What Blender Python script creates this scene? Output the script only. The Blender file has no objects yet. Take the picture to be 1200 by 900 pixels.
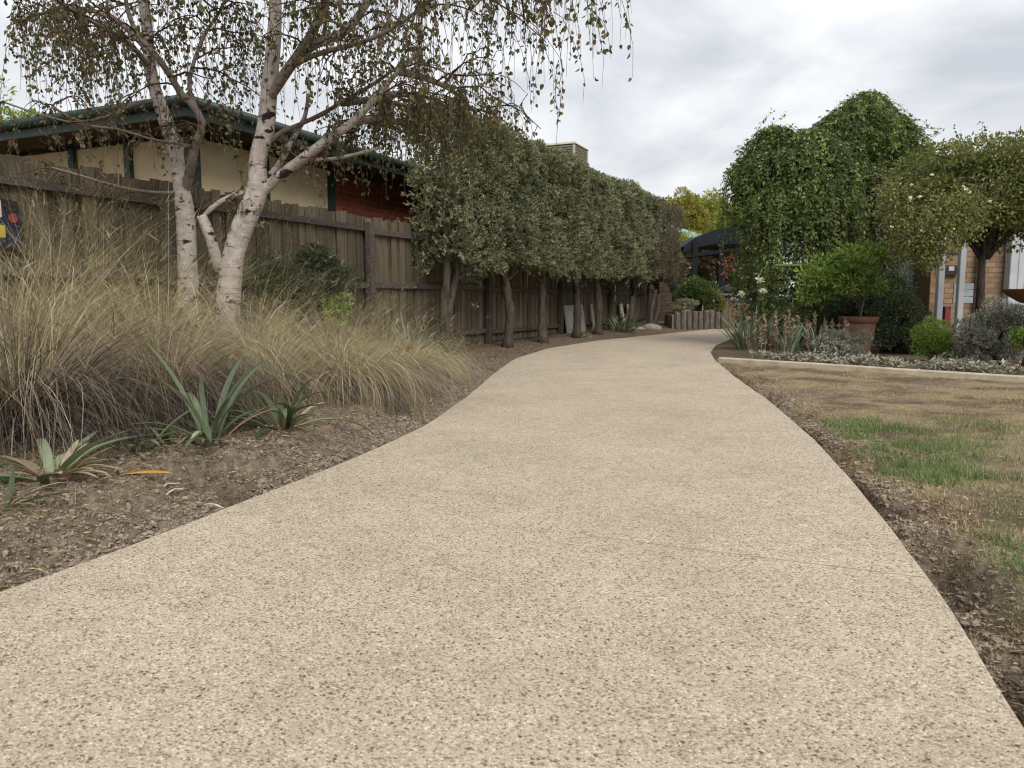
import bpy, math, random
import numpy as np
from mathutils import Vector, Matrix
R = math.radians
rng = np.random.default_rng(7)
random.seed(7)
scene = bpy.context.scene
COL = scene.collection

# ------------------------------------------------------------------ camera
H = 0.80                                   # camera height over the path
F = 890.0 / 1200.0                         # focal length in image widths
PITCH = math.atan(98.0 / 890.0)
cam_d = bpy.data.cameras.new('camera')
cam_d.sensor_width = 36.0
cam_d.lens = 36.0 * F
cam_d.clip_end = 2000.0
cam_d.clip_start = 0.05
cam_d.dof.use_dof = True
cam_d.dof.focus_distance = 3.6
cam_d.dof.aperture_fstop = 6.0
cam = bpy.data.objects.new('camera', cam_d)
COL.objects.link(cam)
cam.location = (0, 0, H)
cam.rotation_euler = (R(90) - PITCH, 0, 0)
scene.camera = cam

# ------------------------------------------------------------------ sky and sun
SUN_EL, SUN_AZ = R(42), R(160)             # azimuth from +Y, clockwise: behind the camera, to the right
world = bpy.data.worlds.new('World')
scene.world = world
world.use_nodes = True
wt = world.node_tree
wt.nodes.clear()
def wn(t, **kw):
    n = wt.nodes.new(t)
    for k, v in kw.items():
        setattr(n, k, v)
    return n
wo = wn('ShaderNodeOutputWorld')
sky = wn('ShaderNodeTexSky', sky_type='NISHITA', sun_disc=False, sun_elevation=SUN_EL, sun_rotation=SUN_AZ)
sky.air_density = 1.5
sky.dust_density = 3.0
b_clear = wn('ShaderNodeBackground')
b_clear.inputs['Strength'].default_value = 0.08
wt.links.new(sky.outputs[0], b_clear.inputs['Color'])
tc = wn('ShaderNodeTexCoord')
sep = wn('ShaderNodeSeparateXYZ')
wt.links.new(tc.outputs['Generated'], sep.inputs[0])
mz = wn('ShaderNodeMath', operation='MAXIMUM'); mz.inputs[1].default_value = 0.0
wt.links.new(sep.outputs['Z'], mz.inputs[0])
az = wn('ShaderNodeMath', operation='ADD'); az.inputs[1].default_value = 0.28
wt.links.new(mz.outputs[0], az.inputs[0])
dx = wn('ShaderNodeMath', operation='DIVIDE'); dy = wn('ShaderNodeMath', operation='DIVIDE')
wt.links.new(sep.outputs['X'], dx.inputs[0]); wt.links.new(az.outputs[0], dx.inputs[1])
wt.links.new(sep.outputs['Y'], dy.inputs[0]); wt.links.new(az.outputs[0], dy.inputs[1])
cmb = wn('ShaderNodeCombineXYZ')
wt.links.new(dx.outputs[0], cmb.inputs['X']); wt.links.new(dy.outputs[0], cmb.inputs['Y'])
nz = wn('ShaderNodeTexNoise')
nz.inputs['Scale'].default_value = 2.3
nz.inputs['Detail'].default_value = 7.0
nz.inputs['Roughness'].default_value = 0.52
nz.inputs['Distortion'].default_value = 0.35
wt.links.new(cmb.outputs[0], nz.inputs['Vector'])
rp = wn('ShaderNodeValToRGB')
rp.color_ramp.elements[0].position = 0.33
rp.color_ramp.elements[0].color = (0.345, 0.36, 0.39, 1)
rp.color_ramp.elements[1].position = 0.66
rp.color_ramp.elements[1].color = (0.58, 0.585, 0.59, 1)
wt.links.new(nz.outputs['Fac'], rp.inputs['Fac'])
b_cloud = wn('ShaderNodeBackground')
b_cloud.inputs['Strength'].default_value = 1.0
wt.links.new(rp.outputs['Color'], b_cloud.inputs['Color'])
mx = wn('ShaderNodeMixShader'); mx.inputs['Fac'].default_value = 0.92
wt.links.new(b_clear.outputs[0], mx.inputs[1]); wt.links.new(b_cloud.outputs[0], mx.inputs[2])
wt.links.new(mx.outputs[0], wo.inputs['Surface'])

sun_d = bpy.data.lights.new('sun', 'SUN')
sun_d.energy = 1.5
sun_d.angle = R(32)
sun_d.color = (1.0, 0.975, 0.94)
sun = bpy.data.objects.new('sun', sun_d)
COL.objects.link(sun)
sdir = Vector((math.sin(SUN_AZ) * math.cos(SUN_EL), math.cos(SUN_AZ) * math.cos(SUN_EL), math.sin(SUN_EL)))
sun.rotation_euler = sdir.to_track_quat('Z', 'Y').to_euler()

scene.view_settings.view_transform = 'Standard'
scene.view_settings.look = 'None'
scene.view_settings.exposure = 0.92
scene.view_settings.gamma = 1.0
scene.view_settings.use_curve_mapping = False
scene.render.engine = 'CYCLES'
scene.cycles.use_denoising = True
scene.cycles.filter_width = 1.15
scene.cycles.max_bounces = 6
scene.cycles.transparent_max_bounces = 8

# ------------------------------------------------------------------ survey helpers
def ray(px, py):
    u = (px - 600) / 890.0
    v = (450 - py) / 890.0
    return np.array((u, math.cos(PITCH) + v * math.sin(PITCH), -math.sin(PITCH) + v * math.cos(PITCH)))
def at(px, py, Y):
    """the point seen in that direction at the distance Y along the ground"""
    d = ray(px, py)
    return np.array((0, 0, H)) + d * (Y / d[1])
def on_ground(px, py, z=0.0):
    d = ray(px, py)
    return np.array((0, 0, H)) + d * ((z - H) / d[2])

def lin(h):
    h = h.lstrip('#')
    out = []
    for i in (0, 2, 4):
        c = int(h[i:i + 2], 16) / 255.0
        out.append(c / 12.92 if c <= 0.04045 else ((c + 0.055) / 1.055) ** 2.4)
    return (*out, 1.0)

# numpy noise
def _hash(ix, iy, s):
    n = (ix.astype(np.int64) * 374761393 + iy.astype(np.int64) * 668265263 + s * 1274126177) & 0x7fffffff
    n = ((n ^ (n >> 13)) * 1274126177) & 0x7fffffff
    return ((n ^ (n >> 16)) & 0xffff) / 65535.0
def vnoise(x, y, s=0):
    x = np.asarray(x, float); y = np.asarray(y, float)
    ix = np.floor(x); iy = np.floor(y)
    fx = x - ix; fy = y - iy
    fx = fx * fx * (3 - 2 * fx); fy = fy * fy * (3 - 2 * fy)
    a = _hash(ix, iy, s); b = _hash(ix + 1, iy, s); c = _hash(ix, iy + 1, s); d = _hash(ix + 1, iy + 1, s)
    return (a * (1 - fx) + b * fx) * (1 - fy) + (c * (1 - fx) + d * fx) * fy
def fbm(x, y, o=4, s=0):
    t = 0; a = 0.5; f = 1.0
    for i in range(o):
        t = t + a * vnoise(np.asarray(x) * f + i * 7.3, np.asarray(y) * f - i * 3.1, s + i)
        a *= 0.5; f *= 2.03
    return t / (1 - 0.5 ** o)
def smooth(x, a, b):
    t = np.clip((x - a) / (b - a), 0, 1)
    return t * t * (3 - 2 * t)
def unit(v):
    return v / np.maximum(np.linalg.norm(v, axis=-1, keepdims=True), 1e-9)

# ------------------------------------------------------------------ mesh helpers
class MB:
    """collects pieces of ONE part"""
    def __init__(s):
        s.V = []; s.F = []; s.T = []; s.n = 0
    def add(s, V, F, t=None):
        V = np.asarray(V, float).reshape(-1, 3)
        for f in (F if isinstance(F, list) else [F]):
            s.F.append(np.asarray(f, np.int64) + s.n)
        s.V.append(V)
        s.T.append(np.full(len(V), 0.5) if t is None else np.broadcast_to(np.asarray(t, float), (len(V),)))
        s.n += len(V)
        return s
    def box(s, c, size, ax=None, t=None, taper=1.0):
        """axis box; ax = 3x3 rows of local axes"""
        h = np.asarray(size, float) / 2
        k = np.array([(x, y, z) for z in (-1, 1) for y in (-1, 1) for x in (-1, 1)], float)
        k[4:, :2] *= taper
        V = k * h
        if ax is not None:
            V = V @ np.asarray(ax, float)
        V = V + np.asarray(c, float)
        F = [(0, 2, 3, 1), (4, 5, 7, 6), (0, 1, 5, 4), (1, 3, 7, 5), (3, 2, 6, 7), (2, 0, 4, 6)]
        return s.add(V, np.array(F), t)
    def tube(s, pts, rad, sides=6, t=None, cap=True):
        pts = np.asarray(pts, float); n = len(pts)
        rad = np.broadcast_to(np.asarray(rad, float), (n,))
        tan = np.gradient(pts, axis=0); tan = unit(tan)
        ref = np.array((0.31, 0.95, 0.05)) if abs(tan[0] @ np.array((0.31, 0.95, 0.05))) < .9 else np.array((1., 0, 0))
        a = unit(np.cross(tan, ref)); b = np.cross(tan, a)
        ang = np.linspace(0, 2 * math.pi, sides, endpoint=False)
        V = pts[:, None, :] + rad[:, None, None] * (a[:, None, :] * np.cos(ang)[None, :, None] + b[:, None, :] * np.sin(ang)[None, :, None])
        i = np.arange(n - 1)[:, None]; j = np.arange(sides)[None, :]; k = (j + 1) % sides
        q = np.stack([i * sides + j, i * sides + k, (i + 1) * sides + k, (i + 1) * sides + j], -1).reshape(-1, 4)
        FF = [q]
        if cap:
            FF.append(np.arange(sides)[None, ::-1]); FF.append((n - 1) * sides + np.arange(sides)[None, :])
        return s.add(V.reshape(-1, 3), FF, t)
    def build(s, name, mat, parent=None, org=(0, 0, 0), smooth_=False):
        V = np.concatenate(s.V) - np.asarray(org, float); T = np.concatenate(s.T)
        me = bpy.data.meshes.new(name)
        me.vertices.add(len(V)); me.vertices.foreach_set('co', V.astype(np.float32).ravel())
        cnt = np.concatenate([np.full(len(f), f.shape[1]) for f in s.F])
        idx = np.concatenate([f.ravel() for f in s.F])
        me.loops.add(len(idx)); me.loops.foreach_set('vertex_index', idx.astype(np.int32))
        me.polygons.add(len(cnt))
        st = np.concatenate([[0], np.cumsum(cnt)[:-1]])
        me.polygons.foreach_set('loop_start', st.astype(np.int32))
        me.polygons.foreach_set('use_smooth', np.full(len(cnt), bool(smooth_)))
        at_ = me.attributes.new('t', 'FLOAT', 'POINT'); at_.data.foreach_set('value', T.astype(np.float32))
        me.update(calc_edges=True); me.validate()
        me.materials.append(mat)
        return link(name, me, parent)

def link(name, me, parent=None, loc=None):
    o = bpy.data.objects.new(name, me)
    COL.objects.link(o)
    if parent is not None:
        o.parent = parent
    if loc is not None:
        o.location = loc
    return o
def tag(o, label=None, cat=None, group=None, kind=None):
    if label: o['label'] = label
    if cat: o['category'] = cat
    if group: o['group'] = group
    if kind: o['kind'] = kind
    return o
def thing(name, label, cat, loc, group=None):
    o = bpy.data.objects.new(name, None)
    o.empty_display_size = 0.1
    COL.objects.link(o)
    o.location = tuple(float(v) for v in loc)
    return tag(o, label, cat, group)
def spline(pts, n):
    """smooth curve through points"""
    P = np.asarray(pts, float); m = len(P)
    d = np.concatenate([[0], np.cumsum(np.linalg.norm(np.diff(P[:, :3], axis=0), axis=1))])
    u = np.linspace(0, d[-1], n)
    out = np.empty((n, P.shape[1]))
    tg = np.gradient(P, d, axis=0) if m > 2 else np.repeat((P[1:] - P[:1]) / max(d[-1], 1e-9), m, 0)
    k = np.clip(np.searchsorted(d, u, 'right') - 1, 0, m - 2)
    h = (d[k + 1] - d[k])[:, None]; s = ((u - d[k])[:, None]) / h
    out = (2 * s**3 - 3 * s**2 + 1) * P[k] + (s**3 - 2 * s**2 + s) * h * tg[k] + (-2 * s**3 + 3 * s**2) * P[k + 1] + (s**3 - s**2) * h * tg[k + 1]
    return out

# blades / strap leaves: all vectorised
def blades(mb, root, azm, lean, bend, length, width, nseg=5, fold=0.0, t=None, r=rng, blunt=False, twist=0.6, curl=0.0):
    N = len(root)
    s = np.linspace(0, 1, nseg + 1)
    th = lean[:, None] + bend[:, None] * s[None, :] ** 1.2
    ds = (length / nseg)[:, None]
    mid = (th[:, 1:] + th[:, :-1]) / 2
    hz = np.concatenate([np.zeros((N, 1)), np.cumsum(np.cos(mid) * ds, 1)], 1)
    hd = np.stack([np.cos(azm), np.sin(azm), np.zeros(N)], -1)
    aa = azm[:, None] + (r.normal(size=N) * curl)[:, None] * np.linspace(0, 1, nseg)[None, :]
    st_ = np.sin(mid) * ds
    cx = np.concatenate([np.zeros((N, 1)), np.cumsum(st_ * np.cos(aa), 1)], 1)
    cy = np.concatenate([np.zeros((N, 1)), np.cumsum(st_ * np.sin(aa), 1)], 1)
    P = root[:, None, :] + np.stack([cx, cy, hz], -1)
    sa = azm + math.pi / 2 + (r.random(N) - .5) * 2 * twist
    sd = np.stack([np.cos(sa), np.sin(sa), np.zeros(N)], -1)
    wp = (np.minimum(1, 0.65 + s * 1.2) * np.sqrt(np.clip(1 - s ** 3.2, 0.0, 1))) if blunt else (1 - s * 0.85)
    w = width[:, None] * wp[None, :] / 2
    Lf = P + sd[:, None, :] * w[..., None]; Rt = P - sd[:, None, :] * w[..., None]
    if t is None: t = r.random(N)
    if fold:
        nrm = np.stack([-hd[:, None, 0] * np.cos(th), -hd[:, None, 1] * np.cos(th), np.sin(th)], -1)
        C_ = P - nrm * (w * fold)[..., None]
        V = np.stack([Lf, C_, Rt], 2); c = 3
    else:
        V = np.stack([Lf, Rt], 2); c = 2
    m = (nseg + 1) * c
    base = (np.arange(N) * m)[:, None, None]
    i = np.arange(nseg)[None, :, None]; j = np.arange(c - 1)[None, None, :]
    q = np.stack([base + i * c + j, base + i * c + j + 1, base + (i + 1) * c + j + 1, base + (i + 1) * c + j], -1).reshape(-1, 4)
    mb.add(V.reshape(-1, 3), q, np.repeat(t, m))

def leaves(mb, pos, dirv, L, W, t=None, fold=0.25, rich=False, r=rng, up=None):
    N = len(pos)
    if N == 0: return
    d = unit(dirv)
    ref = r.normal(size=(N, 3)) if up is None else up + r.normal(size=(N, 3)) * 0.35
    side = unit(np.cross(d, ref)); nrm = np.cross(side, d)
    L = np.broadcast_to(L, (N,))[:, None]; W = np.broadcast_to(W, (N,))[:, None]
    if t is None: t = r.random(N)
    if not rich:
        V = np.stack([pos, pos + d * L * .45 + side * W / 2 + nrm * W * fold, pos + d * L, pos + d * L * .45 - side * W / 2 + nrm * W * fold], 1)
        q = (np.arange(N) * 4)[:, None] + np.array([[0, 1, 2, 3]])
        mb.add(V.reshape(-1, 3), q, np.repeat(t, 4))
    else:
        dr = nrm * L * -0.10
        V = np.stack([pos, pos + d * L * .3 + side * W / 2 + nrm * W * fold, pos + d * L * .68 + side * W * .36 + nrm * W * fold * .7 + dr * .5, pos + d * L + dr,
                      pos + d * L * .68 - side * W * .36 + nrm * W * fold * .7 + dr * .5, pos + d * L * .3 - side * W / 2 + nrm * W * fold], 1)
        b = (np.arange(N) * 6)[:, None]
        q = np.concatenate([b + np.array([[0, 1, 2, 3]]), b + np.array([[3, 4, 5, 0]])])
        mb.add(V.reshape(-1, 3), q, np.repeat(t, 6))

def rand_dirs(n, r=rng):
    return unit(r.normal(size=(n, 3)))

# ------------------------------------------------------------------ materials
class NT:
    def __init__(s, name):
        s.m = bpy.data.materials.new(name); s.m.use_nodes = True
        s.t = s.m.node_tree; s.t.nodes.clear()
        s.out = s.t.nodes.new('ShaderNodeOutputMaterial')
        s.bs = s.t.nodes.new('ShaderNodeBsdfPrincipled')
        s.t.links.new(s.bs.outputs[0], s.out.inputs[0])
        s.co = None
    def set(s, sock, v):
        if hasattr(v, 'is_output') or isinstance(v, bpy.types.NodeSocket):
            s.t.links.new(v, sock)
        else:
            sock.default_value = v
    def node(s, typ, props=None, **inp):
        n = s.t.nodes.new(typ)
        for k, v in (props or {}).items(): setattr(n, k, v)
        for k, v in inp.items():
            s.set(n.inputs[int(k[1:]) if k[0] == '_' else k.replace('__', ' ')], v)
        return n
    def obj(s, scale=(1, 1, 1), loc=None):
        if s.co is None: s.co = s.t.nodes.new('ShaderNodeTexCoord')
        mp = s.t.nodes.new('ShaderNodeMapping')
        s.t.links.new(s.co.outputs['Object'], mp.inputs[0])
        mp.inputs['Scale'].default_value = scale
        if loc is not None: s.set(mp.inputs['Location'], loc)
        return mp.outputs[0]
    def noise(s, vec, scale, detail=4, rough=.55, dist=0):
        n = s.node('ShaderNodeTexNoise', Vector=vec, Scale=scale, Detail=detail, Roughness=rough, Distortion=dist)
        return n.outputs['Fac']
    def ramp(s, fac, stops, interp='LINEAR'):
        n = s.t.nodes.new('ShaderNodeValToRGB'); cr = n.color_ramp; cr.interpolation = interp
        while len(cr.elements) < len(stops): cr.elements.new(0.5)
        for e, (p, c) in zip(cr.elements, stops):
            e.position = p; e.color = lin(c) if isinstance(c, str) else (c if hasattr(c, '__len__') else (c, c, c, 1))
        s.set(n.inputs[0], fac); return n.outputs[0]
    def mix(s, fac, a, b, mode='MIX'):
        n = s.node('ShaderNodeMix', dict(data_type='RGBA', blend_type=mode))
        s.set(n.inputs[0], fac); s.set(n.inputs[6], lin(a) if isinstance(a, str) else a); s.set(n.inputs[7], lin(b) if isinstance(b, str) else b)
        return n.outputs[2]
    def math(s, op, a, b=0.0, clamp=False):
        n = s.node('ShaderNodeMath', dict(operation=op, use_clamp=clamp)); s.set(n.inputs[0], a); s.set(n.inputs[1], b); return n.outputs[0]
    def attr(s, name):
        return s.node('ShaderNodeAttribute', dict(attribute_name=name)).outputs['Fac']
    def rnd(s):
        return s.node('ShaderNodeObjectInfo').outputs['Random']
    def rgb1(s, v):
        return s.ramp(v, [(0, (0, 0, 0, 1)), (1, (1, 1, 1, 1))])
    def bump(s, h, strength=.5, dist=.01):
        n = s.node('ShaderNodeBump', Strength=strength, Distance=dist, Height=h)
        s.t.links.new(n.outputs[0], s.bs.inputs['Normal'])
    def fin(s, color, rough=.8, spec=.3, metal=0.0):
        s.set(s.bs.inputs['Base Color'], lin(color) if isinstance(color, str) else color)
        s.set(s.bs.inputs['Roughness'], rough); s.bs.inputs['Specular IOR Level'].default_value = spec
        s.bs.inputs['Metallic'].default_value = metal
        return s.m

def leaf_mat(name, stops, trans=.25, rough=.55, spec=.35):
    n = NT(name)
    col = n.ramp(n.attr('t'), stops)
    ir = n.rnd()
    hv = n.node('ShaderNodeHueSaturation', Color=col, Value=n.math('ADD', n.math('MULTIPLY', ir, .16), .92))
    col = hv.outputs[0]
    m = n.fin(col, rough, spec)
    tr = n.node('ShaderNodeBsdfTranslucent', Color=n.mix(1.0, col, (1.5, 1.5, .9, 1), 'MULTIPLY'))
    ms = n.node('ShaderNodeMixShader', Fac=trans)
    n.t.links.new(n.bs.outputs[0], ms.inputs[1]); n.t.links.new(tr.outputs[0], ms.inputs[2])
    n.t.links.new(ms.outputs[0], n.out.inputs[0])
    return m
def flat_mat(name, c1, c2=None, scale=8, rough=.8, spec=.3, bump=0, metal=0, stretch=(1, 1, 1), rndv=0.0):
    n = NT(name)
    v = n.obj(stretch)
    f = n.noise(v, scale, 6, .6)
    col = n.ramp(f, [(.3, c1), (.7, c2 or c1)])
    if rndv:
        col = n.node('ShaderNodeHueSaturation', Color=col, Value=n.math('ADD', n.math('MULTIPLY', n.rnd(), rndv), 1 - rndv / 2)).outputs[0]
    if bump: n.bump(f, bump, .01)
    return n.fin(col, rough, spec, metal)

# exposed aggregate concrete
def path_material():
    n = NT('exposed_aggregate')
    v = n.obj()
    warp = n.node('ShaderNodeTexNoise', Vector=v, Scale=90.0, Detail=2.0)
    vv = n.node('ShaderNodeVectorMath', dict(operation='MULTIPLY_ADD')); n.set(vv.inputs[0], warp.outputs['Color']); vv.inputs[1].default_value = (.008, .008, 0); n.set(vv.inputs[2], v)
    v1 = n.node('ShaderNodeTexVoronoi', dict(voronoi_dimensions='2D'), Vector=vv.outputs[0], Scale=210.0)
    sp = n.node('ShaderNodeSeparateColor', Color=v1.outputs['Color'])
    c1 = n.ramp(sp.outputs[0], [(0, '#5c5048'), (.08, '#7d6d61'), (.17, '#a08d7c'), (.28, '#b9a896'), (.48, '#c6b8a6'), (.66, '#cdc0ae'), (.82, '#dad0c1'), (.94, '#efe9de'), (1, '#938a83')])
    matrix = '#bcae9d'
    c1 = n.mix(n.ramp(v1.outputs['Distance'], [(.38, 0.0), (.6, 1.0)]), c1, matrix)
    v2 = n.node('ShaderNodeTexVoronoi', dict(voronoi_dimensions='2D'), Vector=vv.outputs[0], Scale=98.0)
    sp2 = n.node('ShaderNodeSeparateColor', Color=v2.outputs['Color'])
    c2 = n.ramp(sp2.outputs[1], [(0, '#5d5146'), (.35, '#7b6c5c'), (.6, '#8f857b'), (.8, '#a08468'), (1, '#ece4d6')])
    pick = n.math('MULTIPLY', n.math('GREATER_THAN', sp2.outputs[0], .76), n.math('LESS_THAN', v2.outputs['Distance'], n.math('MULTIPLY', sp2.outputs[2], .48)))
    col = n.mix(pick, c1, c2)
    big = n.noise(v, 1.4, 6, .68)
    col = n.mix(1.0, col, n.ramp(big, [(.28, (.72, .70, .64, 1)), (.5, (.84, .818, .752, 1)), (.72, (.94, .918, .845, 1))]), 'MULTIPLY')
    med = n.noise(v, 9.0, 4, .65)
    col = n.mix(.8, col, n.ramp(med, [(.3, (.90, .89, .87, 1)), (.65, (1.06, 1.06, 1.05, 1))]), 'MULTIPLY')
    hgt = n.math('ADD', n.math('MULTIPLY', v1.outputs['Distance'], -.6), n.math('MULTIPLY', n.math('MULTIPLY', pick, 1.0), .3))
    n.bump(hgt, .55, .004)
    return n.fin(col, .82, .25)

def ground_material():
    n = NT('earth_and_dry_turf')
    v = n.obj()
    a = n.noise(v, 2.2, 5, .6); b = n.noise(v, 26, 6, .7); c = n.noise(v, 120, 3, .6)
    soil = n.ramp(b, [(.25, '#463c33'), (.42, '#7f7162'), (.58, '#a09281'), (.8, '#c4b8a7')])
    soil = n.mix(1.0, soil, n.ramp(a, [(.3, (.80, .78, .76, 1)), (.7, (1.12, 1.1, 1.06, 1))]), 'MULTIPLY')
    turf = n.ramp(n.noise(v, 60, 5, .75), [(.25, '#6a5845'), (.42, '#988569'), (.58, '#b9a686'), (.8, '#d6c7a9')])
    turf = n.mix(n.ramp(n.noise(v, 1.6, 5, .65), [(.45, (0, 0, 0, 1)), (.58, (.85, .85, .85, 1))]), turf, '#6f5d50')
    w = n.attr('lawn')
    w = n.math('ADD', w, n.math('MULTIPLY', n.math('SUBTRACT', n.noise(v, 14, 4, .7), .5), .8), True)
    col = n.mix(n.ramp(w, [(.35, 0.0), (.65, 1.0)]), soil, turf)
    col = n.mix(n.attr('mulch_and_shade'), col, n.ramp(b, [(.3, '#4a3d32'), (.7, '#85735f')]))
    hh = n.math('ADD', n.math('MULTIPLY', b, 1.0), n.math('MULTIPLY', c, .35))
    n.bump(hh, 1.0, .05)
    return n.fin(col, .95, .1)

def bark_birch():
    n = NT('birch_bark')
    v = n.obj((1, 1, 1))
    base = n.ramp(n.noise(v, 14, 6, .65), [(.25, '#857b73'), (.5, '#a79d95'), (.75, '#c3bbb3')])
    band = n.noise(n.obj((7, 7, 60)), 1.0, 4, .6)
    base = n.mix(n.ramp(band, [(.58, (0, 0, 0, 1)), (.70, (.75, .75, .75, 1))]), base, '#6d5f56')
    scar = n.noise(n.obj((6.5, 6.5, 11), (3, 1, 2)), 1.0, 5, .6, .8)
    base = n.mix(n.ramp(scar, [(.585, (0, 0, 0, 1)), (.63, (1, 1, 1, 1))]), base, '#2a221d')
    scar2 = n.noise(n.obj((16, 16, 34), (1, 7, 5)), 1.0, 3, .5, .4)
    base = n.mix(n.ramp(scar2, [(.63, (0, 0, 0, 1)), (.66, (.9, .9, .9, 1))]), base, '#332a24')
    col = n.mix(n.attr('t'), base, '#57483e')
    n.bump(n.math('ADD', n.math('MULTIPLY', scar, -.8), band), .5, .012)
    return n.fin(col, .85, .15)

def wood_fence():
    n = NT('weathered_paling_timber')
    r = n.rnd()
    off = n.node('ShaderNodeCombineXYZ', X=n.math('MULTIPLY', r, 37.0), Y=n.math('MULTIPLY', r, 11.0), Z=n.math('MULTIPLY', r, 23.0)).outputs[0]
    g = n.noise(n.obj((26, 26, 1.3), off), 1.6, 6, .65, .6)
    b = n.noise(n.obj((3, 3, 1.2), off), 1.0, 4, .6)
    col = n.ramp(g, [(.25, '#423a32'), (.45, '#6d6357'), (.62, '#84796b'), (.8, '#9c9285')])
    col = n.mix(n.ramp(b, [(.42, (0, 0, 0, 1)), (.68, (.55, .55, .55, 1))]), col, '#6a6748')
    col = n.mix(1.0, col, n.ramp(r, [(0, (.44, .44, .42, 1)), (.35, (.58, .575, .55, 1)), (.7, (.70, .69, .66, 1)), (1, (.84, .83, .79, 1))]), 'MULTIPLY')
    n.bump(g, .5, .006)
    return n.fin(col, .9, .1)

M = {}
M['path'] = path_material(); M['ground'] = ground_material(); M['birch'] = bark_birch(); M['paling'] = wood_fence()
M['rail'] = flat_mat('rail_timber', '#3d3732', '#635b54', 4, .9, .1, .4, stretch=(4, 4, 14), rndv=.3)
M['kerb'] = flat_mat('pale_concrete', '#a89b85', '#c9bda6', 9, .85, .2, .2)
M['bark'] = flat_mat('grey_brown_bark', '#2d2722', '#5c5249', 9, .95, .1, .9, stretch=(3, 3, .6), rndv=.2)
M['twig'] = flat_mat('dark_twig', '#3a2d27', '#5b4a40', 20, .9, .1)
M['birch_leaf'] = leaf_mat('birch_leaf', [(0, '#3d432a'), (.45, '#535a38'), (.68, '#6b6b3e'), (.78, '#65543e'), (.88, '#5f463c'), (1, '#827a4c')], .3)
M['birch_dry'] = leaf_mat('birch_leaf_dry', [(0, '#5e5238'), (.35, '#6d5f40'), (.6, '#665840'), (.8, '#6e4e40'), (1, '#7d7a48')], .3)
M['hedge_leaf'] = leaf_mat('hedge_leaf', [(0, '#40452f'), (.35, '#63674b'), (.65, '#808264'), (.9, '#9a9a7c'), (1, '#b3ae95')], .2, .5)
M['hedge_dry'] = leaf_mat('hedge_leaf_dry', [(0, '#4a443a'), (.4, '#67594c'), (.7, '#5e6049'), (1, '#84786a')], .2)
M['weep_leaf'] = leaf_mat('weeping_leaf', [(0, '#344323'), (.4, '#526634'), (.75, '#708445'), (1, '#98a66a')], .32, .45)
M['rose_leaf'] = leaf_mat('olive_leaf', [(0, '#444e26'), (.4, '#697240'), (.75, '#868a4e'), (.92, '#8d7f54'), (1, '#aeac7c')], .25)
M['citrus'] = leaf_mat('citrus_leaf', [(0, '#4f652d'), (.5, '#779044'), (1, '#a9ba68')], .3, .4)
M['dark_leaf'] = leaf_mat('dark_leaf', [(0, '#2e3826'), (.5, '#48543a'), (1, '#6b7557')], .2)
M['mid_leaf'] = leaf_mat('mid_leaf', [(0, '#34431f'), (.5, '#4d5f2d'), (1, '#6f7f42')], .25)
M['lime_leaf'] = leaf_mat('lime_leaf', [(0, '#4d6224'), (.5, '#708638'), (1, '#97ab55')], .3)
M['far_leaf'] = leaf_mat('far_leaf', [(0, '#5a652e'), (.45, '#7f893e'), (.8, '#9a9c4a'), (1, '#b3a853')], .35)
M['far_gold'] = leaf_mat('gold_leaf', [(0, '#6d7034'), (.5, '#969046'), (1, '#bba955')], .35)
M['silver'] = leaf_mat('silver_leaf', [(0, '#6c6c5e'), (.5, '#938f80'), (1, '#bfbaa9')], .12, .9, .1)
M['silver_shrub'] = leaf_mat('silver_shrub_leaf', [(0, '#5f6257'), (.45, '#86877c'), (.8, '#a5a39b'), (1, '#8d7a72')], .12, .9, .1)
M['strap'] = leaf_mat('strap_leaf', [(0, '#424d3a'), (.45, '#616d56'), (.8, '#7f8a70'), (1, '#aaac88')], .2, .6, .2)
M['strap_blue'] = leaf_mat('blue_strap_leaf', [(0, '#566757'), (.5, '#7b8b7c'), (1, '#9fa894')], .15, .55)
M['dead_strap'] = leaf_mat('dead_strap', [(0, '#6b5f4e'), (.4, '#91846e'), (.7, '#aca18b'), (1, '#7f6650')], .2, .8, .1)
M['straw'] = leaf_mat('tussock_straw', [(0, '#544734'), (.25, '#8c7a55'), (.55, '#b09c6e'), (.8, '#878056'), (1, '#d6c49a')], .25, .7, .2)
M['greyst'] = leaf_mat('tussock_grey', [(0, '#4b4139'), (.3, '#7d7065'), (.6, '#9d9080'), (.8, '#8c7e5a'), (1, '#c8bba6')], .2, .8, .15)
M['olive'] = leaf_mat('tussock_olive', [(0, '#4f4a30'), (.3, '#7f764c'), (.6, '#a2935f'), (.85, '#7c7d4c'), (1, '#cab88c')], .25, .7, .2)
M['tussock'] = leaf_mat('tussock_blade', [(0, '#352d28'), (.16, '#6b6058'), (.36, '#aca196'), (.52, '#8d7d62'), (.70, '#b3a27c'), (.84, '#85805e'), (1, '#e6dabc')], .25, .75, .2)
M['lawn_dry'] = leaf_mat('dry_turf_blade', [(0, '#75614a'), (.4, '#ab9570'), (.8, '#cdb993'), (1, '#979464')], .2, .8, .1)
M['lawn_green'] = leaf_mat('green_turf_blade', [(0, '#43572f'), (.5, '#617848'), (.85, '#858f60'), (1, '#b0a278')], .3, .5, .3)
M['white_flower'] = leaf_mat('white_petal', [(0, '#d9d6c8'), (1, '#f2f0e6')], .3, .6)
M['pink_flower'] = leaf_mat('pink_petal', [(0, '#743a3c'), (1, '#a86460')], .3, .6)
M['spike'] = leaf_mat('dried_spike', [(0, '#6f5f50'), (.5, '#958270'), (1, '#b4a28e')], .1, .9, .1)
M['clod'] = flat_mat('soil_clod', '#685b4e', '#ad9f8d', 60, .97, .08, 1.0)
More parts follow.
